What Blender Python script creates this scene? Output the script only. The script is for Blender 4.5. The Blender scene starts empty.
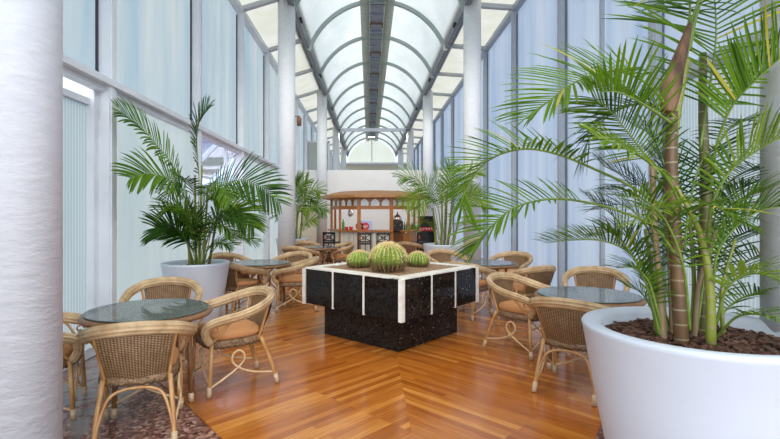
import bpy, math, random
from mathutils import Vector, Matrix
random.seed(7)
sc = bpy.context.scene
COL = sc.collection
V = Vector
PI = math.pi
CH, F, PX, PY = 1.5, 475.0, 369.0, 213.0     # eye height, focal length in photo pixels, vanishing point

def at(px, py, d):
    """the world point seen at photo pixel (px, py), d metres ahead"""
    return V(((px - PX) / F * d, d, CH - (py - PY) / F * d))

# ------------------------------------------------------------------ materials
def mat(name, base=(.8, .8, .8), rough=.5, metal=0, coat=0, spec=.5):
    m = bpy.data.materials.new(name); m.use_nodes = True
    b = m.node_tree.nodes['Principled BSDF']
    b.inputs['Base Color'].default_value = (*base, 1)
    b.inputs['Roughness'].default_value = rough
    b.inputs['Metallic'].default_value = metal
    b.inputs['Coat Weight'].default_value = coat
    b.inputs['Specular IOR Level'].default_value = spec
    return m, m.node_tree, b

def nd(nt, typ, **kw):
    n = nt.nodes.new(typ)
    for k, v in kw.items():
        if k in n.inputs.keys() if isinstance(k, str) else False:
            n.inputs[k].default_value = v
        else:
            setattr(n, k, v)
    return n

def coords(nt, kind='Object', scale=(1, 1, 1), rot=(0, 0, 0)):
    tc = nt.nodes.new('ShaderNodeTexCoord'); mp = nt.nodes.new('ShaderNodeMapping')
    mp.inputs['Scale'].default_value = scale; mp.inputs['Rotation'].default_value = rot
    nt.links.new(tc.outputs[kind], mp.inputs['Vector'])
    return mp.outputs['Vector']

def ramp(nt, fac, stops):
    r = nt.nodes.new('ShaderNodeValToRGB')
    e = r.color_ramp.elements
    e[0].position, e[0].color = stops[0][0], (*stops[0][1], 1)
    e[1].position, e[1].color = stops[-1][0], (*stops[-1][1], 1)
    for p, c in stops[1:-1]:
        x = e.new(p); x.color = (*c, 1)
    nt.links.new(fac, r.inputs['Fac'])
    return r.outputs['Color']

def noise(nt, vec, scale, detail=3, rough=.5):
    n = nt.nodes.new('ShaderNodeTexNoise')
    n.inputs['Scale'].default_value = scale; n.inputs['Detail'].default_value = detail
    n.inputs['Roughness'].default_value = rough
    if vec is not None: nt.links.new(vec, n.inputs['Vector'])
    return n.outputs['Fac']

def bump(nt, b, h, strength=.3, dist=.01):
    n = nt.nodes.new('ShaderNodeBump')
    n.inputs['Strength'].default_value = strength; n.inputs['Distance'].default_value = dist
    nt.links.new(h, n.inputs['Height']); nt.links.new(n.outputs['Normal'], b.inputs['Normal'])

def noisy(name, c1, c2, scale=8, rough=.5, stretch=(1, 1, 1), bmp=0, coat=0, lo=.3, hi=.7, kind='Object', spec=.5, bdist=.01):
    m, nt, b = mat(name, c1, rough, coat=coat, spec=spec)
    f = noise(nt, coords(nt, kind, stretch), scale, 4, .6)
    nt.links.new(ramp(nt, f, [(lo, c1), (hi, c2)]), b.inputs['Base Color'])
    if bmp: bump(nt, b, f, bmp, bdist)
    return m

def pane_mat(name, c1, c2, stretch, scale=2.0, trans=.8, ribs=None, gloss=.25, k=.5):
    """frosted glazing: lets the daylight outside through, scattered"""
    m = bpy.data.materials.new(name); m.use_nodes = True
    nt = m.node_tree; nt.nodes.clear()
    out = nt.nodes.new('ShaderNodeOutputMaterial')
    f = noise(nt, coords(nt, 'Object', stretch), scale, 4, .55)
    col = ramp(nt, f, [(.32, c1), (.68, c2)])
    if ribs:
        w = nt.nodes.new('ShaderNodeTexWave'); w.wave_type = 'BANDS'; w.bands_direction = 'Y'
        w.inputs['Scale'].default_value = ribs
        nt.links.new(coords(nt), w.inputs['Vector'])
        mx = nt.nodes.new('ShaderNodeMix'); mx.data_type = 'RGBA'; mx.blend_type = 'MULTIPLY'
        mx.inputs['Factor'].default_value = .25
        nt.links.new(col, mx.inputs['A']); nt.links.new(w.outputs['Color'], mx.inputs['B'])
        col = mx.outputs['Result']
    t = nt.nodes.new('ShaderNodeBsdfTranslucent'); d = nt.nodes.new('ShaderNodeBsdfPrincipled')
    d.inputs['Roughness'].default_value = gloss
    mk = nt.nodes.new('ShaderNodeMix'); mk.data_type = 'RGBA'; mk.blend_type = 'MULTIPLY'; mk.inputs['Factor'].default_value = 1
    nt.links.new(col, mk.inputs['A']); mk.inputs['B'].default_value = (k, k, k, 1)
    nt.links.new(mk.outputs['Result'], t.inputs['Color']); nt.links.new(col, d.inputs['Base Color'])
    mix = nt.nodes.new('ShaderNodeMixShader'); mix.inputs['Fac'].default_value = trans
    nt.links.new(d.outputs[0], mix.inputs[1]); nt.links.new(t.outputs[0], mix.inputs[2])
    nt.links.new(mix.outputs[0], out.inputs['Surface'])
    return m

M = {}
M['paint'] = noisy('white_paint', (.70, .72, .76), (.76, .78, .82), 3, .45)
M['plaster'] = noisy('white_plaster', (.66, .68, .71), (.73, .75, .77), 9, .7, (1, 1, 2.5), .5)
M['frame'] = noisy('grey_frame_paint', (.40, .42, .46), (.46, .48, .52), 3, .45)
M['beam'] = noisy('grey_steel_paint', (.17, .19, .22), (.22, .24, .27), 4, .5)
M['rib'] = noisy('pale_rib_paint', (.27, .33, .32), (.33, .39, .38), 3, .45)
M['gasket'] = mat('dark_gasket', (.03, .035, .05), .5)[0]
M['frame_right'] = noisy('blue_grey_frame', (.36, .41, .47), (.42, .47, .53), 3, .45)
M['gasket_grey'] = mat('grey_gasket', (.15, .17, .22), .5)[0]
M['backwall'] = noisy('back_wall_paint', (.76, .76, .75), (.80, .80, .79), 2, .7)
M['beige'] = noisy('beige_paint', (.60, .54, .42), (.66, .60, .48), 2, .7)
M['vault'] = pane_mat('vault_glazing', (.78, .84, .80), (.95, .97, .93), (1, .5, 1), 1.3, .86, k=.42)
M['aisle'] = pane_mat('aisle_glazing', (.86, .84, .68), (.97, .96, .86), (1, 1, 1), 1.2, .84, k=.34)
M['gable'] = pane_mat('gable_glazing', (.90, .88, .66), (.97, .95, .80), (1, 1, 1), 1.0, .85, k=.75)
M['pane_left'] = pane_mat('left_glazing', (.62, .76, .80), (.94, .97, .88), (1, 1.6, .18), 1.4, .8)
M['pane_left_low'] = pane_mat('left_low_glazing', (.76, .86, .80), (.92, .96, .88), (1, 1.6, .3), 1.4, .8)
M['pane_right'] = pane_mat('right_glazing', (.60, .71, .87), (.86, .92, .97), (1, 1.6, .16), 1.3, .8)
M['pane_rib'] = pane_mat('ribbed_glazing', (.72, .84, .82), (.86, .93, .90), (1, 1, .2), 1.5, .8, ribs=6.5)
m, nt, b = mat('awning_glass', (.55, .65, .95), .05); b.inputs['Transmission Weight'].default_value = .9; b.inputs['IOR'].default_value = 1.05
M['awning_glass'] = m

# floor: stained boards laid as a chevron about a seam line
def wood_floor():
    m, nt, b = mat('chevron_boards', (.4, .15, .04), .2, coat=.15)
    b.inputs['Coat Roughness'].default_value = .12
    L = nt.links.new
    tc = nt.nodes.new('ShaderNodeTexCoord'); sp = nt.nodes.new('ShaderNodeSeparateXYZ'); L(tc.outputs['Object'], sp.inputs[0])
    def math_(op, a, bb=None):
        n = nt.nodes.new('ShaderNodeMath'); n.operation = op
        for i, x in enumerate((a, bb)):
            if x is None: continue
            if isinstance(x, (int, float)): n.inputs[i].default_value = x
            else: L(x, n.inputs[i])
        return n.outputs[0]
    dx = math_('SUBTRACT', sp.outputs['X'], .29)
    u = math_('ABSOLUTE', dx)
    sg = math_('GREATER_THAN', dx, 0)
    off = math_('MULTIPLY', sg, 37.3)
    s = math.sqrt(.5)
    # along the board, across the board
    al = math_('ADD', math_('MULTIPLY', math_('SUBTRACT', sp.outputs['Y'], u), s), off)
    ac = math_('ADD', math_('MULTIPLY', math_('ADD', sp.outputs['Y'], u), s), math_('MULTIPLY', sg, 11.17))
    cb = nt.nodes.new('ShaderNodeCombineXYZ'); L(al, cb.inputs[0]); L(ac, cb.inputs[1])
    br = nt.nodes.new('ShaderNodeTexBrick'); L(cb.outputs[0], br.inputs['Vector'])
    br.offset = .37; br.offset_frequency = 3; br.squash = 1
    br.inputs['Scale'].default_value = 1
    br.inputs['Brick Width'].default_value = 1.15; br.inputs['Row Height'].default_value = .062
    br.inputs['Mortar Size'].default_value = .0012; br.inputs['Mortar Smooth'].default_value = .3
    br.inputs['Color1'].default_value = (0, 0, 0, 1); br.inputs['Color2'].default_value = (1, 1, 1, 1); br.inputs['Mortar'].default_value = (.12, .12, .12, 1)
    tone = ramp(nt, br.outputs['Color'], [(0, (.33, .085, .010)), (.35, (.42, .122, .015)), (.75, (.50, .165, .022)), (1, (.62, .25, .045))])
    mp = nt.nodes.new('ShaderNodeMapping'); mp.inputs['Scale'].default_value = (.7, 11, 1); L(cb.outputs[0], mp.inputs['Vector'])
    g = noise(nt, mp.outputs[0], 4, 6, .65)
    gr = ramp(nt, g, [(.3, (.55, .48, .42)), (.55, (1, 1, 1)), (.75, (1.15, 1.15, 1.12))])
    mx = nt.nodes.new('ShaderNodeMix'); mx.data_type = 'RGBA'; mx.blend_type = 'MULTIPLY'; mx.inputs['Factor'].default_value = .8
    L(tone, mx.inputs['A']); L(gr, mx.inputs['B']); L(mx.outputs['Result'], b.inputs['Base Color'])
    rr = nt.nodes.new('ShaderNodeMapRange'); rr.inputs['To Min'].default_value = .14; rr.inputs['To Max'].default_value = .30
    L(noise(nt, tc.outputs['Object'], 2.2, 3), rr.inputs['Value']); L(rr.outputs[0], b.inputs['Roughness'])
    bump(nt, b, br.outputs['Fac'], -.15, .002)
    return m
M['wood_floor'] = wood_floor()

def stone_floor():
    m, nt, b = mat('brown_chip_stone', (.2, .12, .1), .35)
    L = nt.links.new
    v = coords(nt)
    vo = nt.nodes.new('ShaderNodeTexVoronoi'); vo.inputs['Scale'].default_value = 42; L(v, vo.inputs['Vector'])
    chips = ramp(nt, vo.outputs['Color'], [(0, (.03, .012, .010)), (.4, (.16, .06, .042)), (.7, (.34, .17, .12)), (1, (.62, .45, .38))])
    v2 = nt.nodes.new('ShaderNodeTexVoronoi'); v2.inputs['Scale'].default_value = 2.6; v2.feature = 'DISTANCE_TO_EDGE'; L(v, v2.inputs['Vector'])
    slab = ramp(nt, noise(nt, v, 9, 4), [(.3, (.20, .17, .17)), (.7, (.36, .31, .30))])
    st = ramp(nt, v2.outputs['Distance'], [(.03, (.0, .0, .0)), (.06, (1, 1, 1))])
    mx = nt.nodes.new('ShaderNodeMix'); mx.data_type = 'RGBA'
    L(st, mx.inputs['Factor']); L(chips, mx.inputs['A']); L(slab, mx.inputs['B'])
    # flagstones only against the left wall, chips nearer the boards
    sp = nt.nodes.new('ShaderNodeSeparateXYZ'); L(v, sp.inputs[0])
    gt = nt.nodes.new('ShaderNodeMath'); gt.operation = 'LESS_THAN'; gt.inputs[1].default_value = -1.95; L(sp.outputs[0], gt.inputs[0])
    m2 = nt.nodes.new('ShaderNodeMix'); m2.data_type = 'RGBA'
    L(gt.outputs[0], m2.inputs['Factor']); L(chips, m2.inputs['A']); L(mx.outputs['Result'], m2.inputs['B'])
    L(m2.outputs['Result'], b.inputs['Base Color'])
    return m
M['stone_floor'] = stone_floor()

def granite():
    m, nt, b = mat('black_granite', (.01, .01, .01), .06, spec=.18)
    L = nt.links.new; v = coords(nt)
    vo = nt.nodes.new('ShaderNodeTexVoronoi'); vo.inputs['Scale'].default_value = 42; L(v, vo.inputs['Vector'])
    sp = nt.nodes.new('ShaderNodeSeparateXYZ'); L(vo.outputs['Color'], sp.inputs[0])
    fl = ramp(nt, sp.outputs[0], [(.82, (0, 0, 0)), (.95, (1, 1, 1))])
    ed = ramp(nt, vo.outputs['Distance'], [(.12, (1, 1, 1)), (.32, (0, 0, 0))])
    mu = nt.nodes.new('ShaderNodeMix'); mu.data_type = 'RGBA'; mu.blend_type = 'MULTIPLY'; mu.inputs['Factor'].default_value = 1
    L(fl, mu.inputs['A']); L(ed, mu.inputs['B'])
    base = ramp(nt, noise(nt, v, 30, 4), [(.35, (.006, .005, .005)), (.75, (.028, .022, .018))])
    mx = nt.nodes.new('ShaderNodeMix'); mx.data_type = 'RGBA'; L(mu.outputs['Result'], mx.inputs['Factor'])
    L(base, mx.inputs['A']); mx.inputs['B'].default_value = (.42, .38, .32, 1)
    L(mx.outputs['Result'], b.inputs['Base Color'])
    return m
M['granite'] = granite()
M['marble'] = noisy('cream_marble', (.66, .60, .50), (.86, .84, .80), 9, .35, (1, 1, 1), .1)
M['soil'] = noisy('gravel_soil', (.12, .06, .03), (.42, .26, .14), 45, .9, (1, 1, 1), .8)
M['bark'] = noisy('bark_mulch', (.035, .014, .008), (.14, .062, .034), 14, .8, (1, 1, 1), .4)
M['pot'] = noisy('white_pot', (.55, .59, .66), (.58, .62, .69), 3, .38)

def rattan(name, c1, c2, sc_=30):
    return noisy(name, c1, c2, sc_, .42, (1, 1, .35), .15, coat=.15)
M['rail'] = noisy('rattan_rail', (.34, .205, .095), (.58, .42, .235), 9, .5, (1, 1, 1), .1, coat=.05)
M['pole'] = rattan('rattan_pole', (.34, .145, .04), (.54, .30, .11), 16)
M['pale_cane'] = rattan('pale_cane', (.55, .34, .16), (.70, .50, .28), 16)
M['table_leg'] = rattan('brown_rattan', (.17, .07, .025), (.33, .16, .06), 14)
M['table_rim'] = rattan('brown_rattan_rim', (.13, .055, .022), (.26, .125, .05), 14)
M['wrap'] = noisy('cane_wrap', (.42, .28, .15), (.64, .48, .31), 6, .5, (1, 1, 22), .4)
M['cushion'] = noisy('tan_fabric', (.44, .19, .068), (.53, .25, .10), 90, .9, (1, 1, 1), .25, bdist=.003)

def weave():
    m, nt, b = mat('woven_rattan', (.4, .25, .12), .5)
    L = nt.links.new
    uv = coords(nt, 'UV')
    w1 = nt.nodes.new('ShaderNodeTexWave'); w1.bands_direction = 'Y'; w1.inputs['Scale'].default_value = 9.5; w1.inputs['Distortion'].default_value = .8; L(uv, w1.inputs['Vector'])
    w2 = nt.nodes.new('ShaderNodeTexWave'); w2.bands_direction = 'X'; w2.inputs['Scale'].default_value = 7.0; L(uv, w2.inputs['Vector'])
    mu = nt.nodes.new('ShaderNodeMix'); mu.data_type = 'RGBA'; mu.blend_type = 'MULTIPLY'; mu.inputs['Factor'].default_value = .75
    L(w1.outputs['Color'], mu.inputs['A']); L(w2.outputs['Color'], mu.inputs['B'])
    c = ramp(nt, mu.outputs['Result'], [(0, (.075, .036, .014)), (.35, (.22, .12, .052)), (.8, (.46, .30, .15))])
    n = ramp(nt, noise(nt, uv, 7, 4), [(.3, (.72, .68, .62)), (.7, (1.1, 1.1, 1.1))])
    m2 = nt.nodes.new('ShaderNodeMix'); m2.data_type = 'RGBA'; m2.blend_type = 'MULTIPLY'; m2.inputs['Factor'].default_value = .9
    L(c, m2.inputs['A']); L(n, m2.inputs['B']); L(m2.outputs['Result'], b.inputs['Base Color'])
    bump(nt, b, mu.outputs['Result'], .6, .006)
    return m
M['weave'] = weave()
M['braid'] = noisy('dark_braid', (.06, .028, .012), (.36, .22, .11), 55, .55, (1, 1, 1), .6)

def table_glass():
    m, nt, b = mat('table_glass', (.06, .085, .08), .04, coat=.6, spec=.9)
    b.inputs['Coat Roughness'].default_value = .02
    v = coords(nt)
    L = nt.links.new
    c = ramp(nt, noise(nt, v, 60, 3), [(.3, (.335, .345, .32)), (.7, (.345, .355, .33))])
    L(c, b.inputs['Base Color'])
    return m
M['table_glass'] = table_glass()
M['glass_edge'] = mat('glass_edge', (.10, .16, .14), .1)[0]

def leaf_mat(name, dark, light, yellow):
    m = bpy.data.materials.new(name); m.use_nodes = True
    nt = m.node_tree; nt.nodes.clear(); L = nt.links.new
    out = nt.nodes.new('ShaderNodeOutputMaterial')
    a = nt.nodes.new('ShaderNodeAttribute'); a.attribute_name = 'tint'
    sp = nt.nodes.new('ShaderNodeSeparateColor'); L(a.outputs['Color'], sp.inputs[0])
    c = ramp(nt, sp.outputs[0], [(0, dark), (.55, light), (.93, light), (1, yellow)])
    tip = ramp(nt, sp.outputs[1], [(.93, (0, 0, 0)), (1, (1, 1, 1))])
    mx = nt.nodes.new('ShaderNodeMix'); mx.data_type = 'RGBA'; L(tip, mx.inputs['Factor']); L(c, mx.inputs['A']); mx.inputs['B'].default_value = (.22, .12, .04, 1)
    d = nt.nodes.new('ShaderNodeBsdfPrincipled'); d.inputs['Roughness'].default_value = .5; d.inputs['Specular IOR Level'].default_value = .25
    t = nt.nodes.new('ShaderNodeBsdfTranslucent')
    L(mx.outputs['Result'], d.inputs['Base Color']); L(mx.outputs['Result'], t.inputs['Color'])
    ms = nt.nodes.new('ShaderNodeMixShader'); ms.inputs['Fac'].default_value = .38
    L(d.outputs[0], ms.inputs[1]); L(t.outputs[0], ms.inputs[2]); L(ms.outputs[0], out.inputs['Surface'])
    return m
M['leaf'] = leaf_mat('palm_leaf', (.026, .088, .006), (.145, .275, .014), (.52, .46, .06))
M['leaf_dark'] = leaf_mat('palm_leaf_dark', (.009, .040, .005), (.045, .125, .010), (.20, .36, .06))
M['leaf_pale'] = leaf_mat('palm_leaf_pale', (.09, .19, .012), (.25, .36, .03), (.55, .52, .08))
M['leaf_old'] = leaf_mat('palm_leaf_old', (.24, .30, .03), (.50, .42, .06), (.58, .36, .06))
M['rachis'] = noisy('green_rachis', (.10, .17, .02), (.22, .29, .05), 12, .4)

def stem_mat(name, stops, ringscale=4.2):
    m, nt, b = mat(name, (.3, .3, .1), .45)
    L = nt.links.new
    v = coords(nt, 'Object', (1, 1, 1))
    n = noise(nt, v, 5, 4)
    c = ramp(nt, n, stops)
    w = nt.nodes.new('ShaderNodeTexWave'); w.bands_direction = 'Z'; w.inputs['Scale'].default_value = ringscale; w.inputs['Distortion'].default_value = .15; L(v, w.inputs['Vector'])
    r = ramp(nt, w.outputs['Fac'], [(.955, (0, 0, 0)), (.985, (1, 1, 1))])
    mx = nt.nodes.new('ShaderNodeMix'); mx.data_type = 'RGBA'; L(r, mx.inputs['Factor']); L(c, mx.inputs['A']); mx.inputs['B'].default_value = (.25, .20, .12, 1)
    L(mx.outputs['Result'], b.inputs['Base Color'])
    return m
M['stem_brown'] = stem_mat('stem_brown', [(.3, (.06, .028, .010)), (.7, (.16, .085, .03))])
M['stem_green'] = stem_mat('stem_green', [(.3, (.12, .16, .015)), (.7, (.27, .28, .03))])
M['stem_mid'] = stem_mat('stem_mid', [(.3, (.06, .065, .015)), (.7, (.16, .15, .035))])
M['stem_tan'] = stem_mat('stem_tan', [(.3, (.20, .12, .06)), (.7, (.38, .26, .15))])
M['sheath'] = noisy('dry_sheath', (.05, .022, .011), (.26, .135, .07), 14, .7, (1, 1, .15), .4)

def cactus_mat():
    m, nt, b = mat('cactus_skin', (.1, .2, .03), .55)
    c = ramp(nt, noise(nt, coords(nt, 'Object'), 9, 4), [(.3, (.07, .16, .006)), (.7, (.21, .36, .018))])
    # corky brown skin round the foot of the plant
    sp = nt.nodes.new('ShaderNodeSeparateXYZ'); tc = nt.nodes.new('ShaderNodeTexCoord'); nt.links.new(tc.outputs['Generated'], sp.inputs[0])
    ad = nt.nodes.new('ShaderNodeMath'); ad.operation = 'ADD'; nt.links.new(sp.outputs['Z'], ad.inputs[0])
    sc_ = nt.nodes.new('ShaderNodeMath'); sc_.operation = 'MULTIPLY'; sc_.inputs[1].default_value = .35; nt.links.new(noise(nt, coords(nt, 'Object'), 22, 4), sc_.inputs[0])
    nt.links.new(sc_.outputs[0], ad.inputs[1])
    fk = ramp(nt, ad.outputs[0], [(.44, (0, 0, 0)), (.70, (1, 1, 1))])
    mx = nt.nodes.new('ShaderNodeMix'); mx.data_type = 'RGBA'; nt.links.new(fk, mx.inputs['Factor'])
    mx.inputs['A'].default_value = (.05, .026, .012, 1); nt.links.new(c, mx.inputs['B'])
    nt.links.new(mx.outputs['Result'], b.inputs['Base Color'])
    return m
M['cactus'] = cactus_mat()
M['spine'] = noisy('cactus_spine', (.66, .47, .17), (.88, .75, .44), 12, .5)
M['spine_low'] = noisy('cactus_spine_aged', (.10, .05, .02), (.34, .20, .08), 12, .6)
M['wool'] = noisy('cactus_wool', (.42, .20, .06), (.66, .40, .16), 30, .9, bmp=.6)

M['bar_wood'] = noisy('orange_wood', (.28, .085, .010), (.46, .175, .025), 7, .4, (6, 6, 1), .1)
M['bar_roof'] = noisy('roof_wood', (.34, .14, .04), (.50, .25, .09), 6, .5, (1, 6, 6))
M['bar_dark'] = noisy('dark_brown_wood', (.10, .04, .015), (.2, .09, .03), 7, .5)
M['bar_panel'] = noisy('pale_board', (.62, .56, .46), (.80, .76, .68), 5, .5, (4, 4, 1))
M['stool'] = mat('black_stool', (.012, .010, .010), .4)[0]
M['steel'] = mat('steel', (.62, .63, .65), .28, metal=1)[0]
M['black'] = mat('black_plastic', (.02, .02, .022), .35)[0]
M['white'] = mat('white_plastic', (.82, .83, .85), .4)[0]
M['blue_box'] = mat('pale_blue_box', (.42, .55, .82), .35)[0]
M['red'] = mat('red_sign', (.62, .025, .03), .35)[0]
M['bottle'] = mat('green_bottle', (.05, .28, .06), .12)[0]
M['bottle_brown'] = mat('brown_bottle', (.16, .06, .02), .12)[0]
M['bar_glass'] = pane_mat('bar_glazing', (.80, .90, .97), (.92, .97, 1), (1, 1, 1), 6, .3, k=.9)
M['vent_flap'] = noisy('vent_flap', (.36, .42, .36), (.48, .54, .46), 5, .6)
M['vent_deck'] = noisy('vent_deck', (.25, .29, .37), (.35, .39, .46), 6, .6)
M['vent_bracket'] = mat('vent_bracket', (.20, .13, .09), .6)[0]
m, nt, b = mat('lamp_lens', (.9, .95, 1), .3)
b.inputs['Emission Color'].default_value = (.75, .88, 1, 1); b.inputs['Emission Strength'].default_value = 4
M['lamp'] = m

# ------------------------------------------------------------------ mesh building
class MB:
    def __init__(s): s.v = []; s.f = []; s.sm = []; s.mi = []; s.uv = None; s.tint = None
    def add(s, verts, faces, smooth=False, mi=0):
        o = len(s.v); s.v += [tuple(x) for x in verts]
        for f in faces: s.f.append([i + o for i in f]); s.sm.append(smooth); s.mi.append(mi)
        return o
    def box(s, c, size, rz=0, mi=0):
        x, y, z = [k / 2 for k in size]
        R = Matrix.Rotation(rz, 3, 'Z')
        vs = [R @ V((a * x, b_ * y, d * z)) + V(c) for d in (-1, 1) for b_ in (-1, 1) for a in (-1, 1)]
        s.add(vs, [(0, 2, 3, 1), (4, 5, 7, 6), (0, 1, 5, 4), (2, 6, 7, 3), (1, 3, 7, 5), (0, 4, 6, 2)], False, mi)
        return s
    def beam(s, a, b_, w, h, up=V((0, 0, 1)), mi=0):
        a = V(a); b_ = V(b_); t = (b_ - a).normalized()
        sd = t.cross(up).normalized(); u = sd.cross(t)
        vs = [p + sd * (i * w / 2) + u * (j * h / 2) for p in (a, b_) for j in (-1, 1) for i in (-1, 1)]
        s.add(vs, [(0, 1, 3, 2), (4, 6, 7, 5), (0, 4, 5, 1), (2, 3, 7, 6), (0, 2, 6, 4), (1, 5, 7, 3)], False, mi)
        return s
    def tube(s, pts, r, n=8, sec=None, cap=True, mi=0, ref=None):
        pts = [V(p) for p in pts]; N = len(pts)
        rr = r if isinstance(r, (list, tuple)) else [r] * N
        T = [(pts[min(i + 1, N - 1)] - pts[max(i - 1, 0)]).normalized() for i in range(N)]
        u = V(ref) if ref is not None else (V((0, 0, 1)) if abs(T[0].z) < .9 else V((1, 0, 0)))
        vs = []
        for i in range(N):
            u = (u - T[i] * u.dot(T[i])).normalized(); w = T[i].cross(u)
            for k in range(n):
                a = 2 * PI * k / n
                if sec: cu, cw = sec(a)
                else: cu, cw = math.cos(a), math.sin(a)
                vs.append(pts[i] + (u * cu + w * cw) * rr[i])
        fs = [(i * n + k, i * n + (k + 1) % n, (i + 1) * n + (k + 1) % n, (i + 1) * n + k) for i in range(N - 1) for k in range(n)]
        o = s.add(vs, fs, True, mi)
        if cap:
            s.f.append([o + k for k in reversed(range(n))]); s.sm.append(False); s.mi.append(mi)
            s.f.append([o + (N - 1) * n + k for k in range(n)]); s.sm.append(False); s.mi.append(mi)
        return s
    def lathe(s, prof, c=(0, 0, 0), n=40, mi=0, smooth=True, rmod=None):
        vs = []
        for (r, z) in prof:
            for k in range(n):
                a = 2 * PI * k / n; q = r * (rmod(a, z) if rmod else 1)
                vs.append((c[0] + q * math.cos(a), c[1] + q * math.sin(a), c[2] + z))
        P = len(prof)
        fs = [(i * n + k, i * n + (k + 1) % n, (i + 1) * n + (k + 1) % n, (i + 1) * n + k) for i in range(P - 1) for k in range(n)]
        o = s.add(vs, fs, smooth, mi)
        if prof[0][0] > 1e-5: s.f.append([o + k for k in reversed(range(n))]); s.sm.append(False); s.mi.append(mi)
        if prof[-1][0] > 1e-5: s.f.append([o + (P - 1) * n + k for k in range(n)]); s.sm.append(False); s.mi.append(mi)
        return s
    def grid(s, fn, nu, nv, smooth=True, mi=0, uv=False):
        vs = [fn(i / nu, j / nv) for j in range(nv + 1) for i in range(nu + 1)]
        fs = [(j * (nu + 1) + i, j * (nu + 1) + i + 1, (j + 1) * (nu + 1) + i + 1, (j + 1) * (nu + 1) + i) for j in range(nv) for i in range(nu)]
        o = s.add(vs, fs, smooth, mi)
        if uv:
            if s.uv is None: s.uv = {}
            for j in range(nv + 1):
                for i in range(nu + 1): s.uv[o + j * (nu + 1) + i] = (i / nu, j / nv)
        return s
    def prism(s, poly, z0, z1, mi=0):
        n = len(poly)
        vs = [(x, y, z0) for x, y in poly] + [(x, y, z1) for x, y in poly]
        fs = [tuple(reversed(range(n))), tuple(range(n, 2 * n))] + [(i, (i + 1) % n, n + (i + 1) % n, n + i) for i in range(n)]
        s.add(vs, fs, False, mi); return s
    def build(s, name, m, parent=None, bevel=0, recenter=True):
        vs = s.v
        off = V((0, 0, 0))
        if recenter and parent is None and vs:
            xs = [v[0] for v in vs]; ys = [v[1] for v in vs]; zs = [v[2] for v in vs]
            off = V(((min(xs) + max(xs)) / 2, (min(ys) + max(ys)) / 2, min(zs)))
            vs = [(x - off.x, y - off.y, z - off.z) for x, y, z in vs]
        me = bpy.data.meshes.new(name)
        me.from_pydata(vs, [], s.f)
        me.polygons.foreach_set('use_smooth', s.sm)
        for mm in (m if isinstance(m, (list, tuple)) else [m]): me.materials.append(mm)
        me.polygons.foreach_set('material_index', s.mi)
        if s.uv is not None:
            ul = me.uv_layers.new(name='UVMap')
            for lp in me.loops: ul.data[lp.index].uv = s.uv.get(lp.vertex_index, (0, 0))
        if s.tint is not None:
            ca = me.color_attributes.new('tint', 'FLOAT_COLOR', 'POINT')
            flat = []
            for t in s.tint: flat += [t[0], t[1], 0, 1]
            ca.data.foreach_set('color', flat)
        me.update()
        o = bpy.data.objects.new(name, me); COL.objects.link(o)
        o.location = off
        if parent is not None: o.parent = parent
        if bevel:
            bm = o.modifiers.new('bevel', 'BEVEL'); bm.width = bevel; bm.segments = 2; bm.limit_method = 'ANGLE'
        return o

def spline(pts, n=24):
    P = [V(p) for p in pts]
    P = [P[0] * 2 - P[1]] + P + [P[-1] * 2 - P[-2]]
    out = []
    segs = len(P) - 3
    for i in range(n + 1):
        t = i / n * segs; k = min(int(t), segs - 1); t -= k
        a, b_, c, d = P[k:k + 4]
        out.append(.5 * ((2 * b_) + (c - a) * t + (2 * a - 5 * b_ + 4 * c - d) * t * t + (3 * b_ - a - 3 * c + d) * t ** 3))
    return out

def tag(o, label, cat, group=None):
    o['label'] = label; o['category'] = cat
    if group: o['group'] = group
    return o
def thing(name, label, cat, loc=(0, 0, 0), rz=0, group=None):
    o = bpy.data.objects.new(name, None); COL.objects.link(o)
    o.location = loc; o.rotation_euler = (0, 0, rz); o.empty_display_size = .2
    return tag(o, label, cat, group)
def struct(o, label=None):
    o['kind'] = 'structure'
    if label: o['label'] = label
    return o
def copy_tree(o, parent=None):
    c = o.copy(); COL.objects.link(c)
    if parent is not None: c.parent = parent
    for ch in list(o.children): copy_tree(ch, c)
    return c

# ------------------------------------------------------------------ the setting
XL, XR = -2.95, 3.50            # side walls
ZL, ZR = 6.06, 6.32             # their top rails
CL, CR = -1.90, 2.38            # column lines
Y0, Y1 = -1.6, 40.0
ST = 2.76
postsL = [-2.97 + ST * k for k in range(1, 16)]      # ... 5.31, 8.07, 10.83 ...
postsR = [0.13 + 2.8 * k for k in range(1, 15)]      # ... 5.73, 8.53, 11.33 ...

boards = [(-.98, 3.17), (.25, 1.62), (1.49, 3.14), (1.73, 3.5), (3.48, 5.55), (3.48, 40), (-2.93, 40), (-2.93, 5.45), (-1.40, 3.69)]
mb = MB(); mb.prism(boards, -.012, 0); o = struct(mb.build('floor', M['wood_floor'], recenter=False), 'varnished orange boards laid in a chevron')
mb = MB(); mb.prism([(-4.2, -4), (4.2, -4), (4.2, 41), (-4.2, 41)], -.06, -.013); struct(mb.build('floor_stone', M['stone_floor'], recenter=False), 'brown stone chips and flagstones around the boards')

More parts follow.
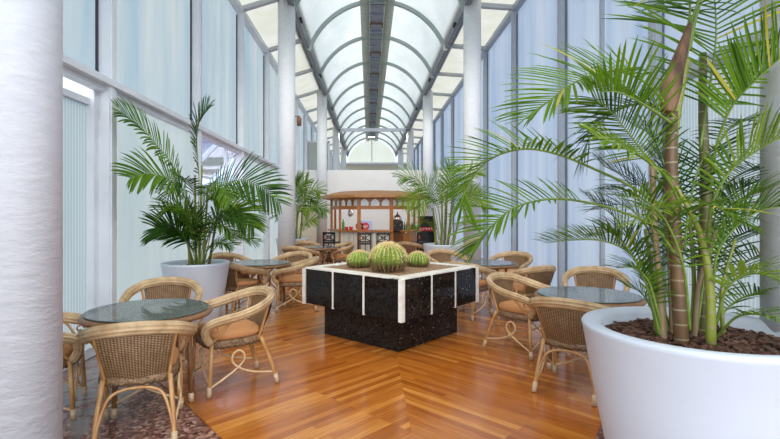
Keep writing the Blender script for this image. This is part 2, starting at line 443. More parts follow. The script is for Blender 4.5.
def wall_side(X, sgn, posts, Z, ts, nm):
    """posts, sill and top rail of one glazed side wall; sgn points into the room"""
    mb = MB()
    for i, y in enumerate(posts):
        mb.box((X - sgn * .015, y, Z / 2), (.21, .15, Z))
        mb.box((X + sgn * .095, y - .035, Z / 2), (.03, .05, Z))
    mb.box((X + sgn * .02, (Y0 + Y1) / 2, Z + .04), (.16, Y1 - Y0, .12))
    mb.box((X + sgn * .01, (Y0 + Y1) / 2, .05), (.10, Y1 - Y0, .10))
    return mb
mb = wall_side(XL, 1, postsL, ZL, None, 'left')
mb.box((XL + .03, (Y0 + Y1) / 2, 2.935), (.20, Y1 - Y0, .07)); mb.box((XL + .0, (Y0 + Y1) / 2, 2.87), (.10, Y1 - Y0, .07))
struct(mb.build('wall_left', M['paint'], recenter=False))
mb = wall_side(XR, -1, postsR, ZR, None, 'right')
for k in (1,):
    ym = (postsR[k] + postsR[k + 1]) / 2
    mb.box((XR, ym, ZR / 2), (.06, .055, ZR))
mb.box((XR - .03, 4.33, 3.03), (.2, 2.8, .10))
struct(mb.build('wall_right', M['frame_right'], recenter=False))
mb = MB()
for i, y in enumerate(postsL): mb.box((XL - .045, y - .09, 4.5), (.03, .03, 2.95))
struct(mb.build('trim_1', M['gasket'], recenter=False))
mb = MB()
for i, y in enumerate(postsR):
    mb.box((XR + .005, y - .09, 3.1), (.03, .03, 6.2)); mb.box((XR + .005, y + .09, 3.1), (.03, .02, 6.2))
struct(mb.build('trim_2', M['gasket_grey'], recenter=False))

nwin = [0]
def pane(verts, m):
    nwin[0] += 1
    mb = MB(); mb.add(verts, [(0, 1, 2, 3)])
    return struct(mb.build('window_%d' % nwin[0], m, recenter=False))
def yz(X, y0, y1, z0, z1, m): return pane([(X, y0, z0), (X, y1, z0), (X, y1, z1), (X, y0, z1)], m)
for k in range(len(postsL) - 1):
    a, b_ = postsL[k] + .07, postsL[k + 1] - .07
    yz(XL - .05, a, b_, 2.97, ZL, M['pane_left'])
    if k == 3:       # bay with the hinged pane: fixed glass below, the awning above it
        yz(XL - .05, a, b_, .1, 1.95, M['pane_left_low'])
    elif k == 1:     # vestibule set back behind the first posts
        yz(XL - .11, a, b_ - .05, .05, 2.68, M['pane_rib'])
    else:
        yz(XL - .05, a, b_, .1, 2.85, M['pane_left_low'])
for k in range(len(postsR) - 1):
    a, b_ = postsR[k] + .07, postsR[k + 1] - .07
    if k == 0:
        yz(XR, a, b_, 3.08, ZR, M['pane_right']); yz(XR + .06, a, b_, .1, 2.98, M['pane_rib'])
    else:
        ym = (a + b_) / 2 if k == 1 else b_ + .03
        yz(XR + .03, a, ym - .03, .1, ZR, M['pane_right']); k == 1 and yz(XR + .03, ym + .03, b_, .1, ZR, M['pane_right'])
# recess of the left vestibule: deep jamb, head and dark rail
mb = MB(); a, b_ = postsL[1], postsL[2]
mb.box((XL - .08, b_ - .11, 1.43), (.10, .10, 2.86)); mb.box((XL - .11, (a + b_) / 2, 2.71), (.06, ST - .2, .07))
struct(mb.build('trim_3', M['paint'], recenter=False))
# hinged pane in the left wall
w = thing('awning_window', 'hinged clear pane pushed open under the left transom behind the palm', 'window', (XL, postsL[3], 0))
w['kind'] = 'structure'
Yc = (postsL[3] + postsL[4]) / 2 - postsL[3]
mb = MB(); y0, y1 = .1, ST - .1
A, B = (-.03, 2.88), (-.62, 2.28)
for y in (y0, Yc, y1): mb.beam((A[0], y, A[1]), (B[0], y, B[1]), .05, .04)
mb.beam((A[0], y0, A[1]), (A[0], y1, A[1]), .05, .04); mb.beam((B[0], y0, B[1]), (B[0], y1, B[1]), .06, .05)
mb.build('sash', M['paint'], w)
mb = MB(); mb.add([(A[0], y0, A[1]), (A[0], y1, A[1]), (B[0], y1, B[1]), (B[0], y0, B[1])], [(0, 1, 2, 3)]); mb.build('pane', M['awning_glass'], w)
mb = MB(); mb.box((0, Yc, 1.97), (.08, ST - .15, .06)); mb.box((-.0, ST * .62, 2.4), (.06, .07, .95)); mb.build('frame', M['paint'], w)

# vault
VC, VR, VW, ZS = .24, 2.13, 2.02, 6.28
zc = ZS + 1.38 - VR
def vpt(x): return zc + math.sqrt(VR * VR - (x - VC) ** 2)
mb = MB()
for s in (-1, 1):
    a0, a1 = math.asin(VW / VR), math.asin(.46 / VR)
    mb.grid(lambda u, v, s=s: (VC + s * VR * math.sin(a0 + (a1 - a0) * u), Y0 + (Y1 - Y0) * v, zc + VR * math.cos(a0 + (a1 - a0) * u)), 16, 16)
struct(mb.build('ceiling', M['vault'], recenter=False), 'translucent barrel vault')
nt_ = 4
for k in range(2, 16):
    y = -2.97 + 2.745 * k + .2
    pts = [(VC + (VR - .05) * math.sin(t), y, zc + (VR - .05) * math.cos(t)) for t in [-1.25 + 2.5 * i / 28 for i in range(29)]]
    mb = MB(); mb.tube(pts, 1, 4, sec=lambda a: (.055 * (1 if math.cos(a + .785) > 0 else -1), .045 * (1 if math.sin(a + .785) > 0 else -1)), ref=(0, 0, 1))
    mb.sm = [False] * len(mb.f)
    struct(mb.build('trim_%d' % nt_, M['rib'], recenter=False), 'arched vault rib'); nt_ += 1
# crown vent deck
mb = MB()
zt = zc + VR
for s in (-1, 1):
    mb.grid(lambda u, v, s=s: (VC + s * (.50 - .27 * u), Y0 + (Y1 - Y0) * v, zt - .075 - .10 * math.sin(u * PI) * .5), 5, 1, mi=0)
    mb.beam((VC + s * .225, Y0, zt - .10), (VC + s * .225, Y1, zt - .10), .03, .12, mi=0)
mb.grid(lambda u, v: (VC - .22 + .44 * u, Y0 + (Y1 - Y0) * v, zt - .02), 1, 1, mi=1)
for k in range(57):
    y = Y0 + .35 + k * .69
    mb.box((VC, y, zt - .06), (.42, .05, .06), mi=1 if k % 4 else 2)
    if k % 4 == 0:
        for s in (-1, 1): mb.box((VC + s * .2, y, zt - .12), (.04, .06, .12), mi=2)
struct(mb.build('ceiling_vent', [M['vent_flap'], M['vent_deck'], M['vent_bracket']], recenter=False), 'grey vent deck along the vault crown')
# eaves beams
for X, s, nm in ((CL + .13, 1, 'left'), (CR - .13, -1, 'right')):
    mb = MB(); mb.box((X, (Y0 + Y1) / 2, ZS + .10), (.12, Y1 - Y0, .30), mi=0); mb.box((X - s * .1, (Y0 + Y1) / 2, ZS + .25), (.3, Y1 - Y0, .06))
    struct(mb.build('trim_%d' % nt_, M['beam'], recenter=False), 'grey eaves beam on the %s columns' % nm); nt_ += 1
# aisle roofs with their battens
for X0, X1, Za, Zb, posts, nm in ((CL, XL, ZS + .22, ZL + .12, postsL, 'left'), (CR, XR, ZS + .24, ZR + .12, postsR, 'right')):
    mb = MB(); mb.add([(X0, Y0, Za), (X0, Y1, Za), (X1, Y1, Zb), (X1, Y0, Zb)], [(0, 1, 2, 3)])
    struct(mb.build('ceiling_%s' % nm, M['aisle'], recenter=False), 'cream translucent roof over the %s aisle' % nm)
    mb = MB()
    for y in posts: mb.beam((X0, y, Za - .05), (X1, y, Zb - .05), .12, .10)
    struct(mb.build('trim_%d' % nt_, M['frame'], recenter=False), 'battens under the %s aisle roof' % nm); nt_ += 1
# tie bar, far gable, rear end left open behind the viewpoint for added light
mb = MB(); mb.beam((CL, 27.3, 6.27), (CR, 27.3, 6.27), .16, .17); struct(mb.build('trim_%d' % nt_, M['paint'], recenter=False), 'white tie bar across the vault'); nt_ += 1
mb = MB(); n = 28
fan = [(VC + VW * math.sin(t), Y1, zc + VR * math.cos(t) * 1.0) for t in [-1.24 + 2.48 * i / n for i in range(n + 1)]]
mb.add([(VC, Y1, 5.75)] + fan + [(VC - VW, Y1, 5.75), (VC + VW, Y1, 5.75)], [(0, i + 1, i + 2) for i in range(n)] + [(0, n + 2, 1), (0, n + 1, n + 3)])
struct(mb.build('window_90', M['gable'], recenter=False), 'cream half-round end window')
mb = MB(); mb.box((.28, Y1 + .08, 2.8), (6.6, .15, 5.6), mi=0); mb.box((.28, Y1 - .1, 5.66), (6.6, .2, .16), mi=1); mb.box((.28, Y1 - .3, 4.6), (6.6, .2, .22), mi=1); mb.beam((VC, Y1 - .04, 5.6), (VC, Y1 - .04, 7.6), .08, .06, up=V((0, 1, 0)), mi=1)
for k in range(12): mb.box((-.6 + .25 * k, Y1 - .4, 4.85), (.10, .06, .24), mi=2)
struct(mb.build('wall_end', [M['beige'], M['paint'], M['beam']], recenter=False))
for X0, X1, nm in ((XL, CL, 91), (CR, XR, 92)):
    mb = MB(); mb.add([(X0, Y1, 5.6), (X1, Y1, 5.6), (X1, Y1, 6.5), (X0, Y1, 6.5)], [(0, 1, 2, 3)]); struct(mb.build('window_%d' % nm, M['gable'], recenter=False))
# partition behind the bar
mb = MB(); mb.box((.275, 19.66, 1.635), (6.35, .16, 3.27), mi=0)
struct(mb.build('wall_back', M['backwall'], recenter=False), 'white partition behind the bar')
mb = MB(); mb.box((-2.5, 18.7, .90), (.84, .12, 1.80)); mb.box((-2.5, 18.7, 1.82), (.87, .16, .04))
struct(mb.build('wall_partition', M['beige'], recenter=False), 'low beige partition beside the bar')
mb = MB(); mb.add([(XL, 22, 3.0), (CL, 22, 3.0), (CL, 22, 4.75), (XL, 22, 4.75)], [(0, 1, 2, 3)]); struct(mb.build('window_94', M['pane_left'], recenter=False), 'bluish window across the far left aisle')
mb = MB()
for X in (XL + .06, CL - .25, CL + .04): mb.box((X, 22, 2.4), (.08, .08, 4.8))
mb.box(((XL + CL) / 2, 22, 4.8), (1.2, .08, .10)); mb.box(((XL + CL) / 2, 22, 1.5), (1.2, .06, 3.0)); struct(mb.build('wall_aisle', M['paint'], recenter=False))

# columns
cols = [(CL, 2.58, 'white plaster column filling the left edge of the view'), (CL, 10.95, 'white column rising behind the left palm tables'),
        (CL, 19.2, 'slim distant white column left of the bar'), (CL, 27.4, 'far left white column under the tie bar'), (CL, 35.6, 'last white column on the left at the far gable'),
        (CR, 2.58, 'white column at the right edge behind the big palm'), (CR, 10.95, 'white column beside the right hand far tables'),
        (CR, 19.2, 'slim distant white column behind the right potted palm'), (CR, 27.4, 'far right white column under the tie bar'), (CR, 35.6, 'last white column on the right at the far gable')]
for x, y, lb in cols:
    c = thing('column', lb, 'column', (x, y, 0), 0, 'white round columns')
    mb = MB(); mb.lathe([(.2, 0), (.2, 6.42)], n=48); mb.build('shaft', M['plaster'], c)
    mb = MB(); mb.lathe([(.235, 0), (.235, .06), (.205, .09)], n=48); mb.build('base', M['plaster'], c)

# ------------------------------------------------------------------ granite planter
PC, PA = (.28, 5.95), math.radians(47.9)
pl = thing('planter', 'square black granite planter with cream marble edging and cacti', 'planter', (PC[0], PC[1], 0), PA)
mb = MB(); mb.box((0, 0, .20), (1.18, 1.18, .40)); mb.build('base', M['granite'], pl, .004)
S, z0, z1 = 1.556, .39, .815
mb = MB(); mb.box((0, 0, (z0 + z1) / 2), (S - .03, S - .03, z1 - z0 - .01)); mb.build('core', M['granite'], pl)
pw = (S - 2 * .045) / 3
for k in range(4):
    R = Matrix.Rotation(k * PI / 2, 3, 'Z')
    for i in range(3):
        c = R @ V((-S / 2 + .045 + pw * (i + .5), -S / 2 + .012, (z0 + z1) / 2))
        mb = MB(); mb.box(c, (pw - .026, .024, z1 - z0), k * PI / 2); mb.build('panel', M['granite'], pl, .003)
    for i in (1, 2):
        c = R @ V((-S / 2 + .045 + pw * i, -S / 2 + .010, (z0 + z1) / 2 - .004))
        mb = MB(); mb.box(c, (.024, .028, z1 - z0 + .008), k * PI / 2); mb.build('marble_strip', M['marble'], pl)
    c = R @ V((-S / 2 + .018, -S / 2 + .018, (z0 + z1) / 2 - .006))
    mb = MB(); mb.box(c, (.05, .05, z1 - z0 + .012), k * PI / 2); mb.build('corner_strip', M['marble'], pl)
    for i in range(3):
        x0, x1 = -S / 2 + .045 + pw * i, -S / 2 + .045 + pw * (i + 1)
        if i == 0: x0 = -S / 2 + .03
        if i == 2: x1 = S / 2 - .165
        c = R @ V(((x0 + x1) / 2, -S / 2 + .0725, z1 + .006))
        mb = MB(); mb.box(c, (x1 - x0 - .012, .145, .022), k * PI / 2); mb.build('rim_slab', M['marble'], pl, .004)
rnd = random.Random(3)
mb = MB()
mb.grid(lambda u, v: ((u - .5) * 1.24, (v - .5) * 1.24, .822 + .008 * rnd.random() + .02 * (1 - (2 * u - 1) ** 2) * (1 - (2 * v - 1) ** 2)), 36, 36)
mb.build('soil', M['soil'], pl)

def cactus(loc, r, ribs, label, sq=1.0, spn=7):
    c = thing('barrel_cactus', label, 'cactus', loc, rnd.random(), 'golden barrel cacti in the granite planter')
    H = r * 1.95 * sq
    n = ribs * 6
    prof = []
    for i in range(25):
        t = i / 24; a = -PI * .42 + t * PI * .90
        prof.append((max(r * math.cos(a), .012), H / 2 + math.sin(a) * H / 2))
    zb = prof[0][1]; prof = [(q, z - zb) for q, z in prof]
    tri = lambda a: abs(((a * ribs / (2 * PI)) % 1) * 2 - 1)
    mb = MB(); mb.lathe(prof, n=n, rmod=lambda a, z: .84 + .18 * tri(a) ** 1.1)
    mb.build('body', M['cactus'], c)
    mb = MB()
    for k in range(ribs):
        a = 2 * PI * k / ribs
        for j in range(1, 24):
            q, z = prof[j][0] * 1.02, prof[j][1]
            p = V((q * math.cos(a), q * math.sin(a), z)); nrm = V((math.cos(a) * q, math.sin(a) * q, (z + zb - H / 2) * 1.0)).normalized()
            tg = V((-math.sin(a), math.cos(a), 0)); bt = nrm.cross(tg)
            for i in range(spn):
                th = rnd.random() * 2 * PI
                d = (nrm * .75 + (tg * math.cos(th) * .75 + bt * math.sin(th))).normalized()
                ln = r * (.13 + .10 * rnd.random()); w_ = r * .014
                s1 = d.cross(nrm).normalized() * w_; s2 = d.cross(s1).normalized() * w_
                mb.add([p + s1, p - s1 * .5 + s2 * .87, p - s1 * .5 - s2 * .87, p + d * ln], [(0, 1, 3), (1, 2, 3), (2, 0, 3)], False, 0 if z > H * (.42 + .22 * rnd.random()) else 1)
    mb.build('spines', [M['spine'], M['spine_low']], c)
    mb = MB(); top = prof[-1][1]
    mb.lathe([(r * .36, top - r * .07), (r * .30, top + r * .015), (r * .15, top + r * .04), (.003, top + r * .045)], n=24, rmod=lambda a, z: 1 + .1 * math.sin(a * 9))
    mb.build('crown', M['wool'], c)
cactus((.22, 5.45, .79), .204, 25, 'largest golden barrel cactus, in the middle of the granite planter', .93)
cactus((-.115, 5.80, .795), .150, 22, 'small green barrel cactus on the left side of the granite planter', .84, 4)
cactus((.605, 5.88, .795), .135, 22, 'smallest barrel cactus, right of the big one in the planter', .86, 4)

# ------------------------------------------------------------------ rattan armchair
def mk_chair(label):
    t = thing('rattan_armchair', label, 'chair', (0, 0, 0), 0, 'rattan armchairs around the round tables')
    outline = []
    for i in range(40):
        a = 2 * PI * i / 40; ca, sa = math.cos(a), math.sin(a)
        e = 2 / 3.2
        x = .262 * math.copysign(abs(ca) ** e, ca); y = .25 * math.copysign(abs(sa) ** e, sa)
        x *= 1 - .10 * (.25 - y) / .5
        outline.append((x, y))
    mb = MB()
    def ring(sc_, z): return [(x * sc_, y * sc_, z) for x, y in outline]
    rows = [ring(.97, .375), ring(1.0, .385), ring(1.0, .43), ring(.97, .44), ring(.5, .44)]
    vs = [p for r_ in rows for p in r_]; n = 40
    mb.add(vs, [(i * n + k, i * n + (k + 1) % n, (i + 1) * n + (k + 1) % n, (i + 1) * n + k) for i in range(4) for k in range(n)] + [tuple(range(4 * n, 5 * n)), tuple(reversed(range(n)))], True)
    st = mb.build('seat', M['braid'], t)
    mb = MB()
    for k in range(90):      # braided lower border
        i = k / 90 * 40; i0 = int(i) % 40; i1 = (i0 + 1) % 40; f_ = i - int(i)
        x = outline[i0][0] * (1 - f_) + outline[i1][0] * f_; y = outline[i0][1] * (1 - f_) + outline[i1][1] * f_
        d = V((outline[i1][0] - outline[i0][0], outline[i1][1] - outline[i0][1], 0)).normalized()
        s = 1 if k % 2 else -1
        p = V((x * 1.015, y * 1.015, .383))
        mb.tube([p - d * .014 - V((0, 0, s * .008)), p, p + d * .014 + V((0, 0, s * .008))], [.002, .005, .002], 5)
    mb.build('braid', M['weave'], st)
    mb = MB()
    rows = []
    for sc_, z in ((.90, .44), (.97, .450), (.995, .468), (.985, .488), (.93, .504), (.75, .514), (.45, .518), (.15, .519)): rows += ring(sc_, z)
    mb.add(rows, [(i * n + k, i * n + (k + 1) % n, (i + 1) * n + (k + 1) % n, (i + 1) * n + k) for i in range(7) for k in range(n)] + [tuple(range(7 * n, 8 * n))], True)
    mb.build('cushion', M['cushion'], t)
    # back and arm rail: one bent bundle of poles
    half = [(.262, .235, .43), (.285, .285, .515), (.31, .265, .592), (.335, .15, .628), (.345, 0, .655), (.325, -.15, .695), (.24, -.285, .742), (.12, -.345, .765)]
    path = half + [(0, -.36, .772)] + [(-x, y, z) for x, y, z in reversed(half)]
    sp_ = spline(path, 64)
    def sec(a):
        k = 1 + .085 * math.cos(9 * a)
        return .029 * math.cos(a) * k, .043 * math.sin(a) * k
    mb = MB(); N = len(sp_)
    rad = [.62 + .38 * min(1, 6 * i / N, 6 * (N - 1 - i) / N) for i in range(N)]
    mb.tube(sp_, rad, 63, sec=sec, ref=(1, 0, 0)); mb.build('arm_rail', M['rail'], t)
    # woven back panel
    def bk(u, v, off=0):
        a = u * 2 - 1
        wv = .0035 * math.sin(u * 24 * PI) * (1 if int(v * 26) % 2 else -1)
        x = a * (.175 + .055 * v); y = -.235 + .045 * a * a * (1 - v) + v * (-.118 + .04 * a * a) - .02 * math.sin(v * PI)
        z = .40 + v * (.36 - .02 * a * a)
        return (x, y - wv + off, z)
    mb = MB(); mb.grid(lambda u, v: bk(u, v, -.006), 72, 26, uv=True)
    mb.grid(lambda u, v: bk(1 - u, v, .008), 72, 26, uv=True)
    mb.build('backrest', M['weave'], t)
    for s in (-1, 1):
        mb = MB(); mb.tube(spline([(s * .19, -.19, .38), (s * .215, -.245, .57), (s * .245, -.28, .735)], 8), .0125, 8); mb.build('back_pole', M['pole'], t)
        mb = MB(); mb.tube([(s * .255, .245, 0), (s * .252, .235, .22), (s * .245, .222, .43)], .0165, 10); lg = mb.build('leg', M['pole'], t)
        mb = MB(); mb.tube([(s * .255, .245, .002), (s * .2545, .2433, .085)], .0195, 10); mb.build('foot_wrap', M['wrap'], lg)
        mb = MB(); mb.tube(spline([(s * .235, -.36, 0), (s * .222, -.30, .2), (s * .20, -.215, .42)], 8), .0165, 10); lg = mb.build('leg', M['pole'], t)
        mb = MB(); mb.tube([(s * .235, -.36, .002), (s * .2305, -.338, .08)], .0205, 10); mb.build('foot_wrap', M['wrap'], lg)
        # scroll under the arm
        mb = MB(); mb.tube(spline([(s * .262, .225, .44), (s * .29, .17, .50), (s * .315, .12, .575), (s * .335, .06, .625)], 8), .010, 8)
        cen = V((s * .292, .205, .545))
        mb.tube([cen + V((0, math.cos(q) * (.034 - .0042 * q), math.sin(q) * (.034 - .0042 * q))) for q in [i * .45 for i in range(14)]], .007, 6)
        mb.build('arm_scroll', M['pole'], t)
        # looped side stretcher
        X = s * .248
        mb = MB(); mb.tube(spline([(X, .24, .07), (X, .13, .125), (X, .02, .19), (X, -.05, .255), (X, -.045, .315), (X, 0, .345), (X, .045, .315), (X, .05, .255), (X + .012 * s, -.02, .19), (X - .005 * s, -.15, .135), (s * .228, -.325, .10)], 44), .0088, 7)
        mb.build('stretcher', M['pale_cane'], t)
    mb = MB()
    mb.tube(spline([(-.238, -.345, .05), (-.205, -.315, .20), (-.16, -.275, .315), (-.09, -.25, .352), (0, -.245, .36), (.09, -.25, .352), (.16, -.275, .315), (.205, -.315, .20), (.238, -.345, .05)], 36), .0105, 8)
    mb.build('stretcher', M['pole'], t)
    Yf = .235
    mb = MB(); mb.tube(spline([(-.25, Yf, .08), (-.13, Yf, .13), (-.02, Yf, .19), (.05, Yf, .25), (.045, Yf, .31), (0, Yf, .34), (-.045, Yf, .31), (-.05, Yf, .25), (.02, Yf - .012, .19), (.13, Yf, .13), (.25, Yf, .08)], 44), .0088, 7)
    mb.build('stretcher', M['pale_cane'], t)
    return t

def face(px, py, tx, ty): return math.atan2(ty - py, tx - px) - PI / 2
chairs = [  # x, y, faces x, y, label
    (-1.60, 3.33, -1.80, 3.88, 'rattan armchair in the left foreground with its woven back to the viewer'),
    (-1.24, 4.20, -1.90, 3.74, 'rattan armchair with tan cushion right of the near left table, on the boards'),
    (-2.06, 4.74, -1.82, 3.85, 'rattan armchair behind the near left table, against the glazing'),
    (-2.46, 3.57, -1.8, 3.85, 'rattan armchair half hidden behind the left edge column'),
    (-1.94, 7.08, -1.68, 7.5, 'rattan armchair between the left palm pot and the second left table'),
    (-1.17, 7.46, -1.75, 7.42, 'rattan armchair on the right of the second left table, nearest the planter'),
    (-1.38, 8.25, -1.75, 7.5, 'rattan armchair at the back right of the second left table'),
    (-2.32, 8.05, -1.70, 7.5, 'rattan armchair at the back left of the second left table, behind the palm pot'),
    (-.74, 11.35, -1.22, 11.1, 'rattan armchair right of the far left table, in front of the bar'),
    (-1.5, 11.62, -1.2, 11.1, 'rattan armchair behind the far left table, beside the small left palm'),
    (-1.50, 10.3, -1.2, 11.0, 'rattan armchair in front of the far left table, by the white column'),
    (1.70, 5.20, 2.18, 4.60, 'rattan armchair with tan cushion left of the near right table, facing it'),
    (1.79, 4.11, 2.12, 4.52, 'rattan armchair in the right foreground with its woven back to the viewer'),
    (2.76, 5.80, 2.2, 4.58, 'rattan armchair behind the near right table, against the blue glazing'),
    (2.15, 6.55, 1.80, 7.35, 'rattan armchair side-on between the two right tables'),
    (2.44, 8.25, 1.85, 7.5, 'rattan armchair behind the second right table, by the glazing'),
    (1.45, 8.75, 1.85, 7.5, 'rattan armchair behind the planter, in front of the far right palm pot'),
    (1.46, 6.98, 1.86, 7.5, 'rattan armchair partly hidden by the right corner of the granite planter'),
    (1.08, 11.7, 1.5, 12.3, 'rattan armchair beyond the cacti, left of the far right palm pot'),
]
for i, (x, y, tx, ty, lb) in enumerate(chairs):
    if i == 0: proto = mk_chair(lb); c = proto
    else: c = copy_tree(proto)
    c['label'] = lb; c.location = (x, y, .001); c.rotation_euler = (0, 0, face(x, y, tx, ty))

# ------------------------------------------------------------------ round tables
def mk_table(label):
    t = thing('round_table', label, 'table', (0, 0, 0), 0, 'round glass-topped rattan tables')
    R = .475; Z = .722
    mb = MB(); mb.lathe([(.03, Z - .035), (R - .05, Z - .035), (R - .04, Z - .012), (.0, Z - .012)], n=56); mb.build('tabletop', M['table_rim'], t)
    mb = MB()
    ringp = [(math.cos(a) * (R - .022), math.sin(a) * (R - .022), Z - .036) for a in [2 * PI * i / 72 for i in range(73)]]
    mb.tube(ringp, 1, 24, sec=lambda a: (.024 * math.cos(a) * (1 + .08 * math.cos(8 * a)), .040 * math.sin(a) * (1 + .08 * math.cos(8 * a))), cap=False)
    mb.build('rim', M['table_rim'], t)
    mb = MB(); mb.lathe([(.0, Z - .010), (R - .025, Z - .010), (R - .014, Z - .006), (R - .014, Z - .002), (R - .018, Z)], n=72, mi=1); mb.lathe([(R - .018, Z), (.0, Z)], n=72, smooth=False, mi=0)
    mb.build('glass', [M['table_glass'], M['glass_edge']], t)
    for k in range(4):
        a = k * PI / 2; c, s = math.cos(a), math.sin(a)
        mb = MB(); mb.tube([(c * .385, s * .385, 0), (c * .37, s * .37, .35), (c * .36, s * .36, Z - .05)], .019, 10); lg = mb.build('leg', M['table_leg'], t)
        mb = MB(); mb.tube([(c * .385, s * .385, .002), (c * .381, s * .381, .07)], .022, 10); mb.build('foot_wrap', M['wrap'], lg)
        mb = MB(); mb.tube(spline([(c * .375, s * .375, .22), (c * .2, s * .2, .34), (c * .12, s * .12, .5), (c * .25, s * .25, Z - .05)], 14), .010, 8); mb.build('brace', M['pole'], t)
    mb = MB(); mb.tube([(math.cos(a) * .15, math.sin(a) * .15, .42) for a in [2 * PI * i / 32 for i in range(33)]], .010, 8, cap=False); mb.build('stretcher_ring', M['pole'], t)
    return t
tabs = [(-1.79, 3.86, -12, 'round glass-topped table in the left foreground'), (-1.72, 7.5, 17, 'round table beside the left palm pot, behind the near left one'),
        (-1.20, 11.0, 20, 'far left round table in front of the bar'), (2.11, 4.58, 5, 'round glass-topped table beside the big white pot on the right'), (1.84, 7.5, 15, 'round table behind the right corner of the granite planter')]
for i, (x, y, rz, lb) in enumerate(tabs):
    if i == 0: tproto = mk_table(lb); t = tproto
    else: t = copy_tree(tproto)
    t['label'] = lb; t.location = (x, y, .001); t.rotation_euler = (0, 0, math.radians(rz))

# ------------------------------------------------------------------ palms
rp = random.Random(21)
LW, LN, LL = .50, 1.15, .92
def frond(parent, pts, L=.3, n=30, t0=.22, w=.016, droop=.5, lift=.25, a0=72, a1=28, r0=.008, m='leaf', yel=.012, roll=0, ybase=.0):
    """pts are in the parent's own frame"""
    w *= LW; n = int(n * LN); L *= LL
    S = spline(pts, 40); mb = MB(); mb.tint = []
    N = len(S)
    mb.tube(S, [r0 * (1 - .8 * i / (N - 1)) for i in range(N)], 6, mi=1)
    mb.tint = [(.5, 0)] * len(mb.v)
    horiz = V((S[-1].x - S[0].x, S[-1].y - S[0].y, 0))
    if horiz.length < 1e-3: horiz = V((1, 0, 0))
    horiz.normalize()
    for i in range(n):
        s = (i + .5) / n; t = t0 + (1 - t0) * s
        x = t * (N - 1); k = min(int(x), N - 2); p = S[k].lerp(S[k + 1], x - k); T = (S[k + 1] - S[k]).normalized()
        U = V((0, 0, 1)) - horiz * .35; U = (U - T * U.dot(T))
        if U.length < .15: U = -horiz - T * (-horiz).dot(T)
        U.normalize()
        if roll: U = Matrix.Rotation(roll, 3, T) @ U
        SD = T.cross(U)
        prof = (.45 + .75 * math.sin(PI * min(1, (s * .82 + .12)))) * .83
        if s > .9: prof *= 1 - (s - .9) * 2.5
        for sg in (-1, 1):
            a = math.radians(a0 + (a1 - a0) * s + rp.uniform(-6, 6))
            ln = L * prof * rp.uniform(.88, 1.1)
            d = (SD * sg * math.sin(a) + T * math.cos(a) + U * (lift + rp.uniform(-.1, .1))).normalized()
            q = p.copy(); q += T * (.004 * sg); K = 6; base = len(mb.v); vs = []
            tn = rp.random() * .8 + ybase; tn = 1.0 if rp.random() < yel else min(tn, .93)
            tipd = rp.random() < .35
            for j in range(K + 1):
                f_ = j / K
                ww = w * (.35 + 1.0 * math.sin(PI * (f_ * .72 + .18)) if f_ < .95 else .06) * .5
                ww *= min(1, ln / L + .25)
                nn = (U - d * U.dot(d)); nn = nn.normalized() if nn.length > .05 else SD
                wd = d.cross(nn)
                vs += [q + wd * ww + nn * ww * .45, q, q - wd * ww + nn * ww * .45]
                mb.tint += [(tn, f_ if tipd else f_ * .9)] * 3
                if j < K:
                    q = q + d * (ln / K); d = (d + V((0, 0, -1)) * droop * (.25 + f_) / K * 1.6).normalized()
            fs = []
            for j in range(K):
                o_ = j * 3
                fs += [(o_, o_ + 1, o_ + 4, o_ + 3), (o_ + 1, o_ + 2, o_ + 5, o_ + 4)]
            mb.add(vs, fs, True)
    return mb.build('frond', [M[m], M['rachis']], parent)

def pot(parent, R, Rb, H, n_chip=0, fill=.08):
    k = R / .45
    mb = MB()
    mb.lathe([(Rb - .02, 0), (Rb, .015), (Rb + (R - Rb) * .3, H * .3), (Rb + (R - Rb) * .66, H * .64), (R - .006, H - .03), (R, H - .012), (R - .008, H), (R - .05 * k, H + .001), (R - .072 * k, H - .008), (R - .082 * k, H - .03), (R - .10 * k, H - fill - .06), (.02, H - fill - .06)], n=96)
    mb.build('pot', M['pot'], parent)
    mb = MB(); Ri = R - .088 * k
    mb.grid(lambda u, v: (math.cos(u * 2 * PI) * Ri * v, math.sin(u * 2 * PI) * Ri * v, H - fill + .012 * math.sin(u * 31 + v * 9) * v * (1 - v)), 40, 6)
    r2 = random.Random(int(R * 1000))
    for i in range(n_chip):
        rr = Ri * math.sqrt(r2.random()) * .96; a = r2.random() * 2 * PI; p = V((math.cos(a) * rr, math.sin(a) * rr, H - fill + r2.uniform(.0, .022)))
        Rm = Matrix.Rotation(r2.random() * 6, 3, 'Z') @ Matrix.Rotation(r2.uniform(-.6, .6), 3, 'X') @ Matrix.Rotation(r2.uniform(-.5, .5), 3, 'Y')
        sx, sy, sz = r2.uniform(.012, .032), r2.uniform(.006, .014), r2.uniform(.003, .006)
        vs = [p + Rm @ V((x * sx * r2.uniform(.7, 1.1), y * sy * r2.uniform(.7, 1.1), z * sz)) for z in (-1, 1) for y in (-1, 1) for x in (-1, 1)]
        mb.add(vs, [(0, 2, 3, 1), (4, 5, 7, 6), (0, 1, 5, 4), (2, 6, 7, 3), (1, 3, 7, 5), (0, 4, 6, 2)])
    b_ = mb.build('mulch', M['bark'], parent); b_['kind'] = 'stuff'

def stem(parent, pts, r, m, taper=.75, n=10):
    S = spline(pts, 16); mb = MB(); mb.tube(S, [r * (1 - (1 - taper) * i / 16) for i in range(17)], n)
    return mb.build('stem', M[m], parent)

def palm_frame(label, px, d, zr, R, Rb, chips):
    loc = V(((px - PX) / F * d, d, 0))
    t = thing('potted_palm', label, 'potted plant', loc, 0, 'potted areca palms')
    pot(t, R, Rb, zr, chips)
    return t, loc

